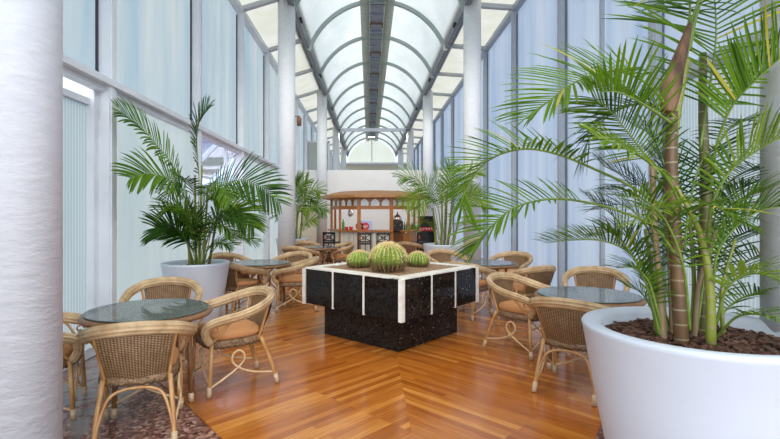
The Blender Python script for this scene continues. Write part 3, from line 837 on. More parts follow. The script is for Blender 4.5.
# --- big palm on the right
bp = thing('potted_palm', 'huge areca palm in a white pot in the right foreground', 'potted plant', (1.73, 2.50, 0), 0, 'potted areca palms')
pot(bp, .56, .40, .90, 900, .075)
O = V((1.73, 2.50, 0))
def P(*a): return [at(px, py, d) - O for px, py, d in a]
stem(bp, P((682, 352, 2.42), (678, 290, 2.42), (674, 220, 2.42), (671, 160, 2.43), (672, 112, 2.44)), .034, 'stem_brown', .8)
stem(bp, P((672, 165, 2.43), (673, 135, 2.44), (679, 95, 2.45), (686, 60, 2.46)), .026, 'stem_green', .8)
stem(bp, P((703, 345, 2.62), (704, 273, 2.62), (706, 200, 2.62), (703, 120, 2.62), (703, 53, 2.62)), .036, 'stem_mid', .5)
stem(bp, P((711, 352, 2.36), (710, 290, 2.36), (702, 240, 2.38), (690, 212, 2.38), (676, 186, 2.38)), .024, 'stem_green', .3)
stem(bp, P((664, 347, 2.5), (660, 291, 2.5), (655, 229, 2.5), (652, 160, 2.5)), .019, 'stem_tan', .7)
stem(bp, P((656, 340, 2.62), (655, 291, 2.62), (645, 229, 2.62)), .014, 'stem_green', .6)
stem(bp, P((672, 343, 2.6), (670, 280, 2.6), (664, 180, 2.6)), .013, 'stem_tan', .6)
stem(bp, P((691, 338, 2.68), (694, 280, 2.68), (688, 200, 2.7)), .014, 'stem_green', .6)
stem(bp, P((694, 345, 2.52), (699, 285, 2.5), (716, 230, 2.45)), .013, 'stem_tan', .6)
stem(bp, P((724, 345, 2.6), (722, 290, 2.6), (735, 240, 2.6)), .012, 'stem_green', .6)
mb = MB()
S_ = spline(P((667, 112, 2.40), (670, 98, 2.41), (676, 72, 2.43), (684, 45, 2.45), (690, 24, 2.46)), 20)
mb.tube(S_, [.026 + .022 * math.sin(PI * i / 14) if i < 7 else .048 - .036 * ((i - 7) / 13) for i in range(21)], 14, sec=lambda a: (math.cos(a) * (1 + .16 * math.sin(5 * a)), .7 * math.sin(a)))
mb.build('leaf_sheath', M['sheath'], bp)

FB = []
def fb(*pts, **k): frond(bp, P(*pts), **k)
# long arching fronds towards the left
fb((676, 120, 2.42), (652, 88, 2.38), (626, 73, 2.34), (600, 73, 2.30), (572, 84, 2.27), (548, 102, 2.25), (527, 119, 2.25), L=.34, n=34, t0=.25, w=.020, droop=.25, lift=.35, ybase=.22, roll=-.6)
fb((676, 215, 2.40), (630, 186, 2.32), (592, 168, 2.25), (560, 155, 2.2), (530, 149, 2.16), (504, 153, 2.13), (482, 166, 2.12), (466, 190, 2.12), (461, 205, 2.12), L=.26, n=36, t0=.28, w=.018, droop=.2, lift=.45, ybase=.1, roll=-.35)
fb((680, 262, 2.42), (655, 228, 2.36), (619, 211, 2.30), (585, 202, 2.26), (550, 199, 2.24), (516, 207, 2.22), (495, 223, 2.21), (482, 240, 2.21), (476, 250, 2.22), L=.25, n=34, t0=.38, w=.017, droop=.25, lift=.35, ybase=.1, roll=-.45)
fb((668, 320, 2.55), (650, 280, 2.55), (628, 252, 2.55), (603, 241, 2.56), (575, 240, 2.58), (545, 243, 2.6), L=.22, n=28, t0=.35, w=.014, droop=.3, lift=.5)
fb((684, 214, 2.38), (668, 180, 2.25), (648, 162, 2.15), (622, 147, 2.08), (594, 136, 2.02), L=.22, n=24, t0=.3, w=.022, droop=.3, lift=.1, m='leaf_pale', roll=-.7)
fb((664, 190, 2.5), (648, 160, 2.5), (630, 135, 2.5), (611, 112, 2.52), (592, 98, 2.55), L=.34, n=30, t0=.25, w=.013, droop=.25, lift=.1, roll=.8)
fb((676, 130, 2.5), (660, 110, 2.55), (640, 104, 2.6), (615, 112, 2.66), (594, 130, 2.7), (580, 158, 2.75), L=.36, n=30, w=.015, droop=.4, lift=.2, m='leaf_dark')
# leaflets standing up left of the dry sheath
fb((674, 125, 2.4), (655, 112, 2.3), (636, 100, 2.2), (617, 92, 2.1), (600, 92, 2.05), L=.30, n=15, t0=.2, w=.020, droop=.05, lift=.9, ybase=.2)
# crown fronds
fb((700, 150, 2.6), (706, 110, 2.6), (712, 70, 2.6), (716, 35, 2.6), (714, -5, 2.58), (706, -50, 2.5), (690, -90, 2.4), L=.62, n=34, t0=.18, w=.019, droop=.3, lift=-.05, a0=80, a1=45, m='leaf', roll=.4, ybase=.1)
fb((686, 60, 2.46), (692, 30, 2.46), (698, 0, 2.44), (692, -35, 2.38), (668, -52, 2.3), (640, -50, 2.22), (612, -36, 2.15), L=.42, n=26, t0=.3, w=.017, droop=1.0, lift=-.1, m='leaf', yel=.25)
fb((690, 50, 2.46), (697, 15, 2.5), (712, -25, 2.55), (735, -45, 2.6), (765, -50, 2.65), (800, -35, 2.7), L=.5, n=30, t0=.25, w=.018, droop=.6, lift=.1)
fb((690, 24, 2.46), (704, -10, 2.4), (722, -30, 2.3), (752, -28, 2.2), (785, -10, 2.1), L=.45, n=28, w=.018, droop=.4, lift=.2)
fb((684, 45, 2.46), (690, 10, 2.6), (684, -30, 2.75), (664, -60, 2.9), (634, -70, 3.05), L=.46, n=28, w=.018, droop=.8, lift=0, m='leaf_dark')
# to the right
fb((708, 190, 2.58), (718, 140, 2.5), (733, 105, 2.42), (752, 84, 2.35), (778, 60, 2.28), (812, 30, 2.2), L=.34, n=30, t0=.3, w=.026, droop=.05, lift=.8, a0=55, ybase=.1)
fb((706, 250, 2.5), (712, 205, 2.42), (730, 172, 2.35), (755, 152, 2.28), (785, 136, 2.2), (815, 132, 2.15), L=.32, n=28, t0=.25, w=.020, droop=.3, lift=.4, m='leaf_pale')
fb((712, 300, 2.4), (717, 255, 2.35), (735, 228, 2.3), (760, 211, 2.25), (792, 205, 2.2), L=.28, n=26, t0=.25, w=.018, droop=.35, lift=.35)
fb((716, 325, 2.42), (726, 290, 2.35), (745, 275, 2.28), (768, 276, 2.2), (790, 292, 2.15), L=.24, n=24, t0=.25, w=.017, droop=.4, lift=.3, m='leaf_pale')
fb((716, 338, 2.45), (735, 318, 2.35), (755, 314, 2.25), (778, 320, 2.15), (795, 335, 2.1), L=.19, n=14, t0=.3, w=.018, droop=.5, lift=.3, m='leaf_pale')
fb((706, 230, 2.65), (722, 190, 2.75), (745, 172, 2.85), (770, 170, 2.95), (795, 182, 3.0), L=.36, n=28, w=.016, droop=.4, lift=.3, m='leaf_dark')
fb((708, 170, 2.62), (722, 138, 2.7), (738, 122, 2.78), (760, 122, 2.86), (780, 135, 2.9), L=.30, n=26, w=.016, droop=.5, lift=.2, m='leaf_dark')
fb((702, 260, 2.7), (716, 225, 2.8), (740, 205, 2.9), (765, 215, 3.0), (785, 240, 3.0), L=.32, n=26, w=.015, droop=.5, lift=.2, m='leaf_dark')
# young fronds low in the clump
for pts, k in [
    (((660, 335, 2.5), (650, 295, 2.5), (636, 262, 2.5), (620, 240, 2.5), (602, 228, 2.5)), dict(L=.22, m='leaf')),
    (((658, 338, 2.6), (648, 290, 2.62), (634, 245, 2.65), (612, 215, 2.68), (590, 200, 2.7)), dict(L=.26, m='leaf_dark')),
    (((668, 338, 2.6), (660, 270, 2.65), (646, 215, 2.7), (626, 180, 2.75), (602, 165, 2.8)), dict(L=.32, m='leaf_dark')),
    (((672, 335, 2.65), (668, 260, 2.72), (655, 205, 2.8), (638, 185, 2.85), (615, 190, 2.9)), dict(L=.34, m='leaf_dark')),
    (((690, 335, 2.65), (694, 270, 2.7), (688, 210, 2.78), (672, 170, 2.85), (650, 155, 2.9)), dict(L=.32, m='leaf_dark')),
    (((690, 330, 2.3), (684, 270, 2.2), (668, 225, 2.12), (645, 200, 2.05), (622, 197, 2.0)), dict(L=.20, m='leaf', n=20)),
    (((696, 335, 2.6), (706, 270, 2.6), (722, 225, 2.6), (742, 200, 2.6), (762, 192, 2.6)), dict(L=.28, m='leaf')),
    (((700, 340, 2.65), (716, 300, 2.7), (738, 268, 2.75), (762, 255, 2.8), (788, 258, 2.85)), dict(L=.28, m='leaf')),
    (((706, 340, 2.6), (724, 312, 2.62), (746, 296, 2.65), (768, 296, 2.66), (786, 306, 2.68)), dict(L=.2, m='leaf')),
    (((664, 338, 2.5), (656, 305, 2.48), (648, 280, 2.46), (634, 268, 2.44), (616, 268, 2.42)), dict(L=.17, m='leaf', n=18)),
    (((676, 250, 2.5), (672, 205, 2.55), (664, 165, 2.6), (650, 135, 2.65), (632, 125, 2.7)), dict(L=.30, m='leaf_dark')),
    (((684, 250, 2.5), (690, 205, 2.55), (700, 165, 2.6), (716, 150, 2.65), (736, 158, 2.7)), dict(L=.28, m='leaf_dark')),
    (((678, 215, 2.4), (668, 205, 2.25), (655, 210, 2.15), (640, 225, 2.08)), dict(L=.2, m='leaf_pale', n=18)),
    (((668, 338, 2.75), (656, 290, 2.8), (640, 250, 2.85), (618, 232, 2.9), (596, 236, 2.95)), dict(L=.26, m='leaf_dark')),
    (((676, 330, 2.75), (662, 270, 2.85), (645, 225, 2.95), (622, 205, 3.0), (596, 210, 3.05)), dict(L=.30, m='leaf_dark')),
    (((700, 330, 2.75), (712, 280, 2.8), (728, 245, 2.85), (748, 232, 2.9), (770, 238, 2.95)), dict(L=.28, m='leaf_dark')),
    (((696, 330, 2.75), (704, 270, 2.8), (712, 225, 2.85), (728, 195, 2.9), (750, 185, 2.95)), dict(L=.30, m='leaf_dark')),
    (((660, 338, 2.65), (652, 310, 2.66), (640, 292, 2.68), (626, 286, 2.7)), dict(L=.17, m='leaf', n=16)),
    (((690, 215, 2.4), (705, 205, 2.25), (722, 210, 2.15), (742, 225, 2.08)), dict(L=.22, m='leaf', n=20)),
]:
    fb(*pts, **{**dict(n=24, t0=.25, w=.014, droop=.4, lift=.3), **k})

def generic(t, loc, z0, spec, Lk, nl=22, w=.018, mats=('leaf', 'leaf_dark')):
    """spec: depth at the base, depth at the tip, curve in the photo's frame; the blade is turned about its rachis by a varying amount"""
    for i, (d0, d1, pts) in enumerate(spec):
        n = len(pts)
        q = [at(px, py, d0 + (d1 - d0) * j / (n - 1)) - loc for j, (px, py) in enumerate(pts)]
        sgn = -1 if pts[-1][0] < pts[0][0] else 1
        roll = sgn * (1.05 if i < 6 else rp.uniform(.1, 1.0))
        small = i >= 6 and nl == 30 and w > .03
        frond(t, q, L=Lk * (.85 + .3 * rp.random()) * (.72 if small else 1), n=nl, t0=.28, w=w * (.62 if small else 1), droop=.45, lift=.15, m=mats[i % len(mats)], r0=.007, roll=roll)

# --- left palm
lp, lo = palm_frame('tall areca palm in a white pot by the left glazing', 196, 6.3, .85, .435, .29, 160)
for a, b_, m_ in (((190, 268), (186, 190), 'stem_green'), ((196, 270), (195, 175), 'stem_mid'), ((203, 268), (208, 185), 'stem_green'), ((199, 266), (202, 165), 'stem_green'), ((208, 269), (220, 200), 'stem_mid'), ((193, 264), (176, 195), 'stem_green')):
    d0 = 6.2 + .25 * rp.random()
    stem(lp, [at(a[0], a[1] + 2, d0) - lo, at((a[0] + b_[0]) / 2, (a[1] + b_[1]) / 2, d0) - lo, at(*b_, d0) - lo], .020, m_, .6)
generic(lp, lo, .8, [
    (6.2, 5.2, [(192, 240), (184, 195), (172, 165), (155, 143), (138, 125), (119, 111)]),
    (6.3, 6.2, [(198, 230), (199, 180), (197, 145), (199, 124), (209, 106)]),
    (6.1, 5.2, [(194, 240), (186, 200), (170, 180), (150, 174), (130, 178)]),
    (6.2, 5.8, [(200, 240), (206, 205), (222, 186), (242, 180), (262, 188), (280, 203)]),
    (6.4, 6.2, [(204, 250), (214, 220), (228, 208), (242, 212), (254, 228)]),
    (6.2, 6.0, [(194, 262), (186, 240), (174, 229), (156, 228)]),
    (6.3, 6.3, [(206, 262), (218, 245), (236, 236), (256, 242)]),
    (6.2, 5.6, [(197, 240), (195, 200), (188, 182), (178, 180), (168, 196)]),
    (6.2, 5.7, [(200, 240), (204, 200), (212, 184), (222, 186), (230, 204)]),
    (6.5, 6.9, [(198, 240), (208, 200), (224, 190), (246, 196), (264, 214)]),
    (6.1, 5.8, [(196, 262), (192, 235), (186, 215), (176, 206), (162, 210)]),
    (6.1, 5.8, [(202, 262), (208, 240), (218, 222), (232, 218), (246, 226)]),
    (6.3, 6.1, [(199, 262), (200, 230), (204, 205), (212, 196), (222, 204)]),
    (6.2, 6.0, [(197, 266), (192, 250), (184, 240), (172, 240)]),
    (6.2, 6.0, [(202, 266), (208, 250), (218, 243), (232, 246)]),
    (6.1, 5.9, [(199, 266), (197, 240), (190, 225), (180, 222), (170, 230)]),
    (6.1, 5.9, [(200, 266), (204, 240), (213, 226), (224, 226), (234, 236)]),
    (6.4, 6.5, [(198, 266), (194, 230), (186, 212), (174, 210)]),
    (6.4, 6.5, [(204, 266), (212, 230), (222, 212), (236, 208)]),
    (6.2, 6.0, [(199, 266), (199, 245), (203, 228), (210, 222)]),
    (6.2, 6.0, [(198, 266), (195, 240), (196, 220), (190, 208)]),
], .46, 30, .034)

# --- far right palm
fp, fo = palm_frame('mid-size areca palm in a white pot on the right beside the bar', 443, 10.0, .85, .42, .29, 60)
for a, b_, m_ in (((436, 248), (433, 208), 'stem_green'), ((441, 249), (442, 195), 'stem_green'), ((447, 248), (452, 200), 'stem_mid'), ((452, 248), (460, 210), 'stem_green'), ((444, 247), (447, 190), 'stem_mid')):
    stem(fp, [at(a[0], a[1] + 1, 10) - fo, at((a[0] + b_[0]) / 2 + .5, (a[1] + b_[1]) / 2, 10) - fo, at(*b_, 10) - fo], .028, m_, .6)
generic(fp, fo, .8, [
    (10, 9.7, [(440, 240), (434, 205), (424, 187), (412, 177), (400, 178)]),
    (10, 9.5, [(439, 240), (433, 212), (424, 200), (413, 198), (404, 206)]),
    (10, 9.8, [(444, 240), (441, 200), (436, 180), (434, 168)]),
    (10, 10.2, [(446, 240), (447, 200), (449, 178), (450, 164)]),
    (10, 9.7, [(448, 240), (453, 205), (461, 185), (471, 174), (482, 172)]),
    (10, 9.8, [(448, 240), (456, 212), (466, 200), (478, 198), (486, 206)]),
    (10.2, 10.6, [(442, 240), (438, 205), (430, 190), (420, 188), (412, 196)]),
    (10.2, 10.6, [(449, 240), (458, 200), (468, 190), (480, 192)]),
    (9.9, 9.4, [(444, 240), (445, 205), (448, 188), (454, 182), (462, 190)]),
    (9.9, 9.4, [(442, 240), (438, 210), (432, 200), (424, 202), (418, 214)]),
    (10.2, 10.5, [(445, 240), (446, 198), (452, 176), (460, 168)]),
    (10, 9.8, [(450, 245), (458, 228), (468, 222), (478, 228)]),
    (10, 9.8, [(438, 245), (432, 228), (424, 222), (416, 228)]),
    (9.8, 9.5, [(447, 245), (452, 220), (458, 208), (466, 206)]),
], .42, 26, .024, ('leaf', 'leaf_pale', 'leaf_pale'))

# --- far left palm
gp, go = palm_frame('small areca palm in a white pot beside the left column near the bar', 292, 12.3, .85, .42, .29, 30)
for a, b_ in (((296, 238), (297, 205)), ((292, 238), (291, 200)), ((300, 239), (302, 212))):
    stem(gp, [at(a[0], a[1] + 1, 12.3) - go, at((a[0] + b_[0]) / 2 + .5, (a[1] + b_[1]) / 2, 12.3) - go, at(*b_, 12.3) - go], .028, 'stem_green', .6)
generic(gp, go, .8, [
    (12.3, 12.1, [(296, 235), (300, 205), (306, 194), (314, 190), (320, 194)]),
    (12.3, 12.0, [(297, 238), (303, 218), (310, 208), (319, 207), (326, 213)]),
    (12.3, 12.2, [(296, 235), (298, 200), (302, 188), (308, 181)]),
    (12.3, 12.3, [(294, 235), (294, 200), (298, 186), (297, 178)]),
    (12.3, 12.0, [(298, 240), (303, 228), (309, 221), (317, 220)]),
    (12.3, 12.4, [(295, 235), (299, 210), (306, 200), (312, 200)]),
    (12.3, 12.6, [(292, 235), (288, 205), (282, 195), (276, 196)]),
    (12.3, 12.1, [(293, 238), (290, 220), (284, 212), (278, 216)]),
    (12.3, 12.0, [(296, 238), (297, 220), (301, 210), (308, 212)]),
], .46, 26, .028, ('leaf_pale', 'leaf'))

# ------------------------------------------------------------------ the kiosk bar
bar = thing('kiosk_bar', 'wooden kiosk bar with arched frieze under a low shingled roof', 'bar', (.16, 13.0, 0))
def B(px, d): return (px - PX) / F * d - .16
plan = [(B(331.6, 14.1), 1.1), (B(340, 13.4), .4), (B(359, 13.0), 0), (B(391.4, 13.0), 0), (B(408.5, 13.4), .4), (B(419, 14.1), 1.1)]
back = [(B(419, 14.1), 2.6), (B(331.6, 14.1), 2.6)]
full = plan + back
cx, cy = 0, 1.2
def grow(p, k): 
    v = V((p[0] - cx, p[1] - cy)); v = v + v.normalized() * k; return (v.x + cx, v.y + cy)
# roof
mb = MB(); e = [grow(p, .30) for p in full]; n = len(e); tp = [((p[0] - cx) * .70 + cx, (p[1] - cy) * .70 + cy) for p in e]
zb_, ze, zt_ = 1.92, 2.0, 2.12
vs = [(*p, zb_) for p in e] + [(*p, ze) for p in e] + [(*p, zt_) for p in tp] + [(cx, cy, zt_ + .06)]
mb.add(vs, [tuple(reversed(range(n)))] + [(i, (i + 1) % n, n + (i + 1) % n, n + i) for i in range(n)] + [(n + i, n + (i + 1) % n, 2 * n + (i + 1) % n, 2 * n + i) for i in range(n)] + [(2 * n + i, 2 * n + (i + 1) % n, 3 * n) for i in range(n)])
mb.build('roof', M['bar_roof'], bar)
# frieze with pointed openings
def frieze(p, q, cells, z0, z1, name='frieze'):
    p = V((p[0], p[1], 0)); q = V((q[0], q[1], 0)); t = (q - p); W = t.length; t.normalize(); nr = V((t.y, -t.x, 0))
    mb = MB(); cw = W / cells; th = .035
    def quad(x0, x1, za, zb, zc=None, zd=None):
        zc = zb if zc is None else zc; zd = za if zd is None else zd
        fr = [p + t * x0 + V((0, 0, za)), p + t * x1 + V((0, 0, zd)), p + t * x1 + V((0, 0, zc)), p + t * x0 + V((0, 0, zb))]
        vs = [x + nr * th / 2 for x in fr] + [x - nr * th / 2 for x in fr]
        mb.add(vs, [(0, 1, 2, 3), (7, 6, 5, 4), (0, 4, 5, 1), (1, 5, 6, 2), (2, 6, 7, 3), (3, 7, 4, 0)])
    for c in range(cells):
        x0 = c * cw; m_ = cw * .10; a, b2 = x0 + m_, x0 + cw - m_
        quad(x0, a, z0, z1); quad(b2, x0 + cw, z0, z1); quad(a, b2, z0, z0 + .035)
        K = 10; zs = z0 + (z1 - z0) * .5; za = z1 - .03
        prof = lambda f_: zs + (za - zs) * (1 - abs(2 * f_ - 1)) ** .62
        for k in range(K):
            quad(a + (b2 - a) * k / K, a + (b2 - a) * (k + 1) / K, prof(k / K), z1, z1, prof((k + 1) / K))
    o = mb.build(name, M['bar_wood'], bar)
    gl = MB(); fr = [p + t * .02 - nr * .02 + V((0, 0, z0 + .02)), q - t * .02 - nr * .02 + V((0, 0, z0 + .02)), q - t * .02 - nr * .02 + V((0, 0, z1 - .02)), p + t * .02 - nr * .02 + V((0, 0, z1 - .02))]
    gl.add(fr + [x - nr * .008 for x in fr], [(0, 1, 2, 3), (7, 6, 5, 4), (0, 4, 5, 1), (1, 5, 6, 2), (2, 6, 7, 3), (3, 7, 4, 0)])
    gl.build('pane', M['bar_glass'], o)
zf0, zf1 = 1.66, 1.925
for i, cells in enumerate((2, 3, 3, 3, 2)): frieze(plan[i], plan[i + 1], cells, zf0, zf1)
for i in range(5):
    mb = MB(); p, q = plan[i], plan[i + 1]
    mb.beam((*p, 1.63), (*q, 1.63), .07, .06); mb.build('rail', M['bar_wood'], bar)
for i, p in enumerate(full):
    w_ = .10 if i in (2, 3) else .07
    mb = MB(); mb.box((*p, .83 + .13), (w_, w_, 1.92), 0); mb.build('post', M['bar_wood'], bar)
# counter and its boarded front (open on the right, where the wooden gate is)
gi = [grow(p, -.35) for p in plan]; go_ = [grow(p, .12) for p in plan]
mb = MB()
for i in range(3):
    a, b2 = go_[i], go_[i + 1]; c, d = gi[i + 1], gi[i]
    mb.prism([a, b2, c, d], .985, 1.03)
mb.build('counter', M['bar_wood'], bar)
for i in range(3):
    p, q = V((*plan[i], 0)), V((*plan[i + 1], 0)); L_ = (q - p).length; nb = max(2, int(L_ / .15))
    for k in range(nb):
        a = p.lerp(q, (k + .06) / nb); b2 = p.lerp(q, (k + .94) / nb)
        mb = MB(); mb.beam((a.x, a.y, .49), (b2.x, b2.y, .49), .03, .98); mb.build('front_board', M['bar_panel'], bar)
    mb = MB(); nn = V(((q - p).y, -(q - p).x, 0)).normalized() * -.03
    mb.beam((p.x + nn.x, p.y + nn.y, .48), (q.x + nn.x, q.y + nn.y, .48), .02, .96); mb.build('front_backing', M['bar_dark'], bar)
g0, g1 = plan[3], plan[4]
mb = MB(); mid = (g0[0] * .30 + g1[0] * .70, g0[1] * .30 + g1[1] * .70); mb.beam((mid[0], mid[1], .47), (g1[0], g1[1], .47), .04, .94); mb.beam((mid[0], mid[1], .985), (plan[5][0], plan[5][1], .985), .22, .045); mb.build('gate', M['bar_wood'], bar)
mb = MB(); mb.beam((*plan[4], .5), (*plan[5], .5), .04, 1.0); mb.build('side_panel', M['bar_wood'], bar)
mb = MB(); mb.box((0, 2.45, .45), (2.0, .4, .9)); mb.build('back_counter', M['bar_dark'], bar)
BO = V((.16, 13.0, 0))
# goods on the bar
def on(px, d, z): return ((px - PX) / F * d, d, z)
t = thing('drinks_cooler', 'pale blue drinks cooler with two round red signs on the bar counter', 'cooler', on(365.2, 13.22, 1.031))
mb = MB(); mb.prism([(-.21, -.10), (.20, -.10), (.20, .12), (-.21, .12)], 0, .16); mb.prism([(-.17, -.09), (.19, -.09), (.17, .10), (-.15, .10)], .16, .26); mb.build('body', M['blue_box'], t, .01)
for x in (-.155, .005):
    mb = MB(); mb.tube([(x, -.115, .10), (x, -.100, .10)], .112, 28); sg = mb.build('sign', M['red'], t)
    mb = MB(); mb.box((x, -.117, .105), (.14, .004, .018)); mb.box((x - .02, -.117, .07), (.07, .004, .012)); mb.build('lettering', M['white'], sg)
t = thing('coffee_machine', 'dark coffee machine with steel dome behind the bar on the right', 'coffee machine', on(397.5, 15.3, .901))
mb = MB(); mb.box((0, 0, .17), (.34, .30, .34)); mb.build('body', M['black'], t, .02)
mb = MB(); mb.lathe([(.14, .34), (.14, .42), (.11, .50), (.03, .56), (.02, .62), (.0, .63)], n=24); mb.build('dome', M['steel'], t)
mb = MB(); mb.tube([(-.08, -.16, .22), (-.08, -.26, .20)], .018, 8); mb.tube([(.08, -.16, .22), (.08, -.26, .20)], .018, 8); mb.build('handle', M['steel'], t)
for i, (px, z, m_, lb) in enumerate([(343.2, .21, 'bottle', 'tall green bottle at the left end of the bar counter'), (346.5, .10, 'red', 'small red tub on the bar counter beside the green bottle'), (351, .10, 'red', 'small red tub on the bar counter next to the cooler')]):
    if m_ == 'bottle':
        t = thing('bottle', lb, 'bottle', on(px, 13.3, 1.031)); mb = MB(); mb.lathe([(.035, 0), (.038, .02), (.038, .19), (.014, .25), (.014, .31)], n=16); mb.build('body', M[m_], t)
        mb = MB(); mb.lathe([(.016, .30), (.016, .34)], n=12); mb.build('cap', M['white'], t)
    else:
        t = thing('tub', lb, 'tub', on(px, 13.2, 1.031)); mb = MB(); mb.lathe([(.045, 0), (.055, .09), (.05, .09)], n=16); mb.build('body', M[m_], t)
        mb = MB(); mb.lathe([(.057, .09), (.057, .105)], n=16); mb.build('lid', M['white'], t)
t = thing('pitcher', 'pale pitcher hanging upside down between the left bar posts', 'pitcher', on(350.3, 13.5, 1.40))
mb = MB(); mb.lathe([(.04, 0), (.075, .05), (.07, .15), (.045, .20), (.05, .235), (.04, .235)], n=20); mb.build('body', M['steel'], t)
mb = MB(); mb.tube(spline([(.065, 0, .05), (.12, 0, .09), (.11, 0, .16), (.055, 0, .2)], 10), .008, 6); mb.build('handle', M['steel'], t)
for i in range(5):
    px = 404.5 + i * 2.5
    t = thing('bottle', 'dark bottle on the back counter at the right of the bar', 'bottle', on(px, 15.35, .901), 0, 'dark bottles on the back counter')
    mb = MB(); mb.lathe([(.035, 0), (.036, .2), (.013, .26), (.013, .32)], n=12); mb.build('body', M['bottle_brown' if i % 2 else 'bottle'], t)
t = thing('bottle_shelf', 'dark shelf with red packets standing right of the bar', 'shelf', on(426, 15.7, 0))
mb = MB(); mb.box((0, .12, .7), (.5, .02, 1.4)); mb.box((-.25, 0, .7), (.02, .26, 1.4)); mb.box((.25, 0, .7), (.02, .26, 1.4)); mb.build('frame', M['black'], t)
for z in (.1, .5, .9, 1.38):
    mb = MB(); mb.box((0, 0, z), (.5, .26, .02)); mb.build('shelf_board', M['black'], t)
for k in range(5):
    p = thing('packet', 'red packet standing in the row on the dark shelf', 'packet', (on(426, 15.7, 0)[0] - .18 + .09 * k, 15.65, .911), 0, 'red packets on the dark shelf')
    mb = MB(); mb.box((0, 0, .06), (.07, .08, .12)); mb.box((0, -.041, .07), (.05, .002, .03), mi=1); mb.build('box', [M['red'], M['white']], p)

# bar stools
def mk_stool(lb):
    t = thing('bar_stool', lb, 'stool', (0, 0, 0), 0, 'black bar stools at the kiosk bar')
    mb = MB(); mb.box((0, 0, .70), (.36, .36, .04)); mb.build('seat', M['stool'], t, .008)
    for x in (-1, 1):
        for y in (-1, 1):
            mb = MB(); mb.beam((x * .19, y * .18, 0), (x * .155, y * .155, .69), .035, .035, up=V((0, 1, 0))); mb.build('leg', M['stool'], t)
    for z in (.2, .42):
        mb = MB()
        for s in (-1, 1): mb.box((0, s * .165, z), (.34, .025, .03)); mb.box((s * .17, 0, z), (.025, .33, .03))
        mb.build('stretcher', M['stool'], t)
    mb = MB()
    for s in (-1, 1): mb.box((s * .16, -.165, .84), (.035, .035, .27))
    mb.box((0, -.165, .96), (.36, .035, .05)); mb.box((0, -.165, .76), (.34, .03, .03))
    mb.beam((-.15, -.165, .77), (.15, -.165, .94), .022, .022, up=V((0, 1, 0))); mb.beam((-.15, -.165, .94), (.15, -.165, .77), .022, .022, up=V((0, 1, 0)))
    mb.tube([(.05 * math.cos(a), -.165, .855 + .05 * math.sin(a)) for a in [2 * PI * i / 16 for i in range(17)]], .010, 6, cap=False)
    mb.build('backrest', M['stool'], t)
    return t
stools = [(331.5, 12.9, -20, 'black bar stool at the left end of the bar'), (364.5, 12.45, 0, 'black bar stool in the middle, left of the large cactus'), (383, 12.45, 0, 'black bar stool nearest the wooden gate, behind the large cactus'), (419, 12.9, 30, 'black bar stool right of the bar gate')]
for i, (px, d, rz, lb) in enumerate(stools):
    if i == 0: sproto = mk_stool(lb); s_ = sproto
    else: s_ = copy_tree(sproto)
    s_['label'] = lb; s_.location = on(px, d, .001); s_.rotation_euler = (0, 0, math.radians(rz))

# small fittings
t = thing('floodlight', 'square floodlight hanging under the vault crown at the far end', 'lamp', at(371.5, 137, 30))
mb = MB(); mb.box((0, 0, .08), (.5, .3, .16)); mb.beam((0, 0, .16), (0, 0, zt - .12 - t.location.z), .04, .04, up=V((1, 0, 0))); mb.build('housing', M['beam'], t)
mb = MB(); mb.box((0, -.02, -.012), (.42, .26, .02)); mb.build('lens', M['lamp'], t)
spots = [(CL + .24, 11.6, 1, (-.6, 19.6, 1.6), 80), (CL + .24, 16.3, 1, (.2, 22, 0), 120), (CL + .24, 21.5, 1, (.2, 28, 0), 60), (CL + .24, 27, 1, (.2, 34, 1), 30),
         (CR - .24, 11.9, -1, (1.4, 19.6, 1.6), 80), (CR - .24, 16.8, -1, (.2, 22, 0), 120), (CR - .24, 21.5, -1, (.2, 28, 0), 60), (CR - .24, 27, -1, (.2, 34, 1), 30),
         (CL + .24, 7.4, 1, (.4, 12.5, .6), 200), (CR - .24, 7.4, -1, (.2, 12.0, .6), 200), (CL + .24, 3.4, 1, (.9, 6.6, .4), 230), (CR - .24, 3.4, -1, (-.9, 6.4, .4), 230)]  # this row: unseen fittings above the view, added to brighten floor and planter
lbs = ['nearest small black spotlight in view on the left eaves beam', 'second small black spotlight in view along the left eaves beam', 'third small black spotlight in view along the left eaves beam', 'farthest small black spotlight on the left eaves beam',
       'nearest small black spotlight in view on the right eaves beam', 'second small black spotlight in view along the right eaves beam', 'third small black spotlight in view along the right eaves beam', 'farthest small black spotlight on the right eaves beam',
       'added unseen fill spotlight on the left eaves beam above the second left table', 'added unseen fill spotlight on the right eaves beam above the second right table', 'added unseen fill spotlight on the left eaves beam above the near left table', 'added unseen fill spotlight on the right eaves beam above the near right table']
for (x, y, s, tgt, pw_), lb in zip(spots, lbs):
    t = thing('spotlight', lb, 'lamp', (x, y, ZS - .07), 0, 'spotlights on the eaves beams')
    d = (V(tgt) - V((x, y, ZS - .07))).normalized()
    mb = MB(); mb.tube([-d * .06, d * .07], .036, 12); mb.tube([(-s * .05, 0, .03), (0, 0, 0)], .012, 6); mb.build('housing', M['black'], t)
    L_ = bpy.data.lights.new('spotlight_fill', 'SPOT'); L_.energy = pw_; L_.color = (1, .95, .88); L_.spot_size = math.radians(95); L_.spot_blend = 1; L_.shadow_soft_size = .12  # beam added in each fitting to brighten the hall
    lo_ = bpy.data.objects.new('spotlight_fill', L_); COL.objects.link(lo_); lo_.parent = t; lo_.location = d * .20
    lo_.rotation_euler = d.to_track_quat('-Z', 'Y').to_euler()
for x in (-.45, .35, 1.0):     # fill lights added under the kiosk roof to brighten the bar
    L_ = bpy.data.lights.new('kiosk_fill', 'POINT'); L_.energy = 7; L_.color = (1, .85, .65); L_.shadow_soft_size = .08
    lo_ = bpy.data.objects.new('kiosk_fill', L_); COL.objects.link(lo_); lo_.location = (x, 14.0, 1.85)
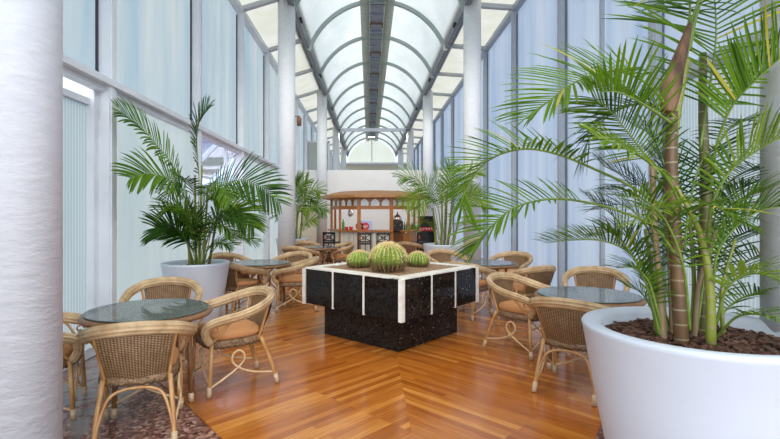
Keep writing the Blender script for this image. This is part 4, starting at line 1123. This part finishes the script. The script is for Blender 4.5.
t = thing('wall_lantern', 'small brown lantern on a bracket on the column behind the left palm', 'lamp', (CL + .2, 10.95, 3.62))
mb = MB(); mb.tube([(-.02, 0, .10), (.09, 0, .12)], .012, 8); mb.build('bracket', M['bar_dark'], t)
mb = MB(); mb.lathe([(.02, -.12), (.05, -.10), (.055, .06), (.02, .11), (.0, .12)], c=(.09, 0, 0), n=16); mb.build('lantern_body', M['bar_dark'], t)

# ------------------------------------------------------------------ light, camera
w = bpy.data.worlds.new('World'); sc.world = w; w.use_nodes = True
wn = w.node_tree; bg = wn.nodes['Background']
tc = wn.nodes.new('ShaderNodeTexCoord'); sp = wn.nodes.new('ShaderNodeSeparateXYZ'); wn.links.new(tc.outputs['Generated'], sp.inputs[0])
rg = ramp(wn, sp.outputs['Z'], [(0, (.10, .12, .16)), (.03, (.26, .34, .46)), (.35, (.42, .50, .60)), (1, (1.0, 1.0, 1.0))])
wn.links.new(rg, bg.inputs[0]); bg.inputs[1].default_value = 2.2
sun = bpy.data.lights.new('daylight', 'SUN'); sun.energy = 1.25; sun.angle = math.radians(60); sun.color = (1, .97, .93)  # soft fill sun from behind the viewpoint, added to brighten facing surfaces
so = bpy.data.objects.new('daylight', sun); COL.objects.link(so); so.location = (0, -3, 6); so.rotation_euler = (math.radians(80), 0, math.radians(-4))
cam = bpy.data.cameras.new('camera'); co = bpy.data.objects.new('camera', cam); COL.objects.link(co)
co.location = (0, 0, CH); co.rotation_euler = (PI / 2, 0, 0)
cam.sensor_fit = 'HORIZONTAL'; cam.sensor_width = 36; cam.lens = F / 780 * 36
cam.shift_x = (390 - PX) / 780; cam.shift_y = -(219.5 - PY) / 780
cam.clip_start = .05; cam.clip_end = 200
sc.camera = co
sc.view_settings.view_transform = 'Standard'; sc.view_settings.look = 'None'
sc.view_settings.gamma = 1; sc.view_settings.use_curve_mapping = False
sc.view_settings.exposure = .85
sc.cycles.use_denoising = True
sc.cycles.diffuse_bounces = 6; sc.cycles.max_bounces = 12
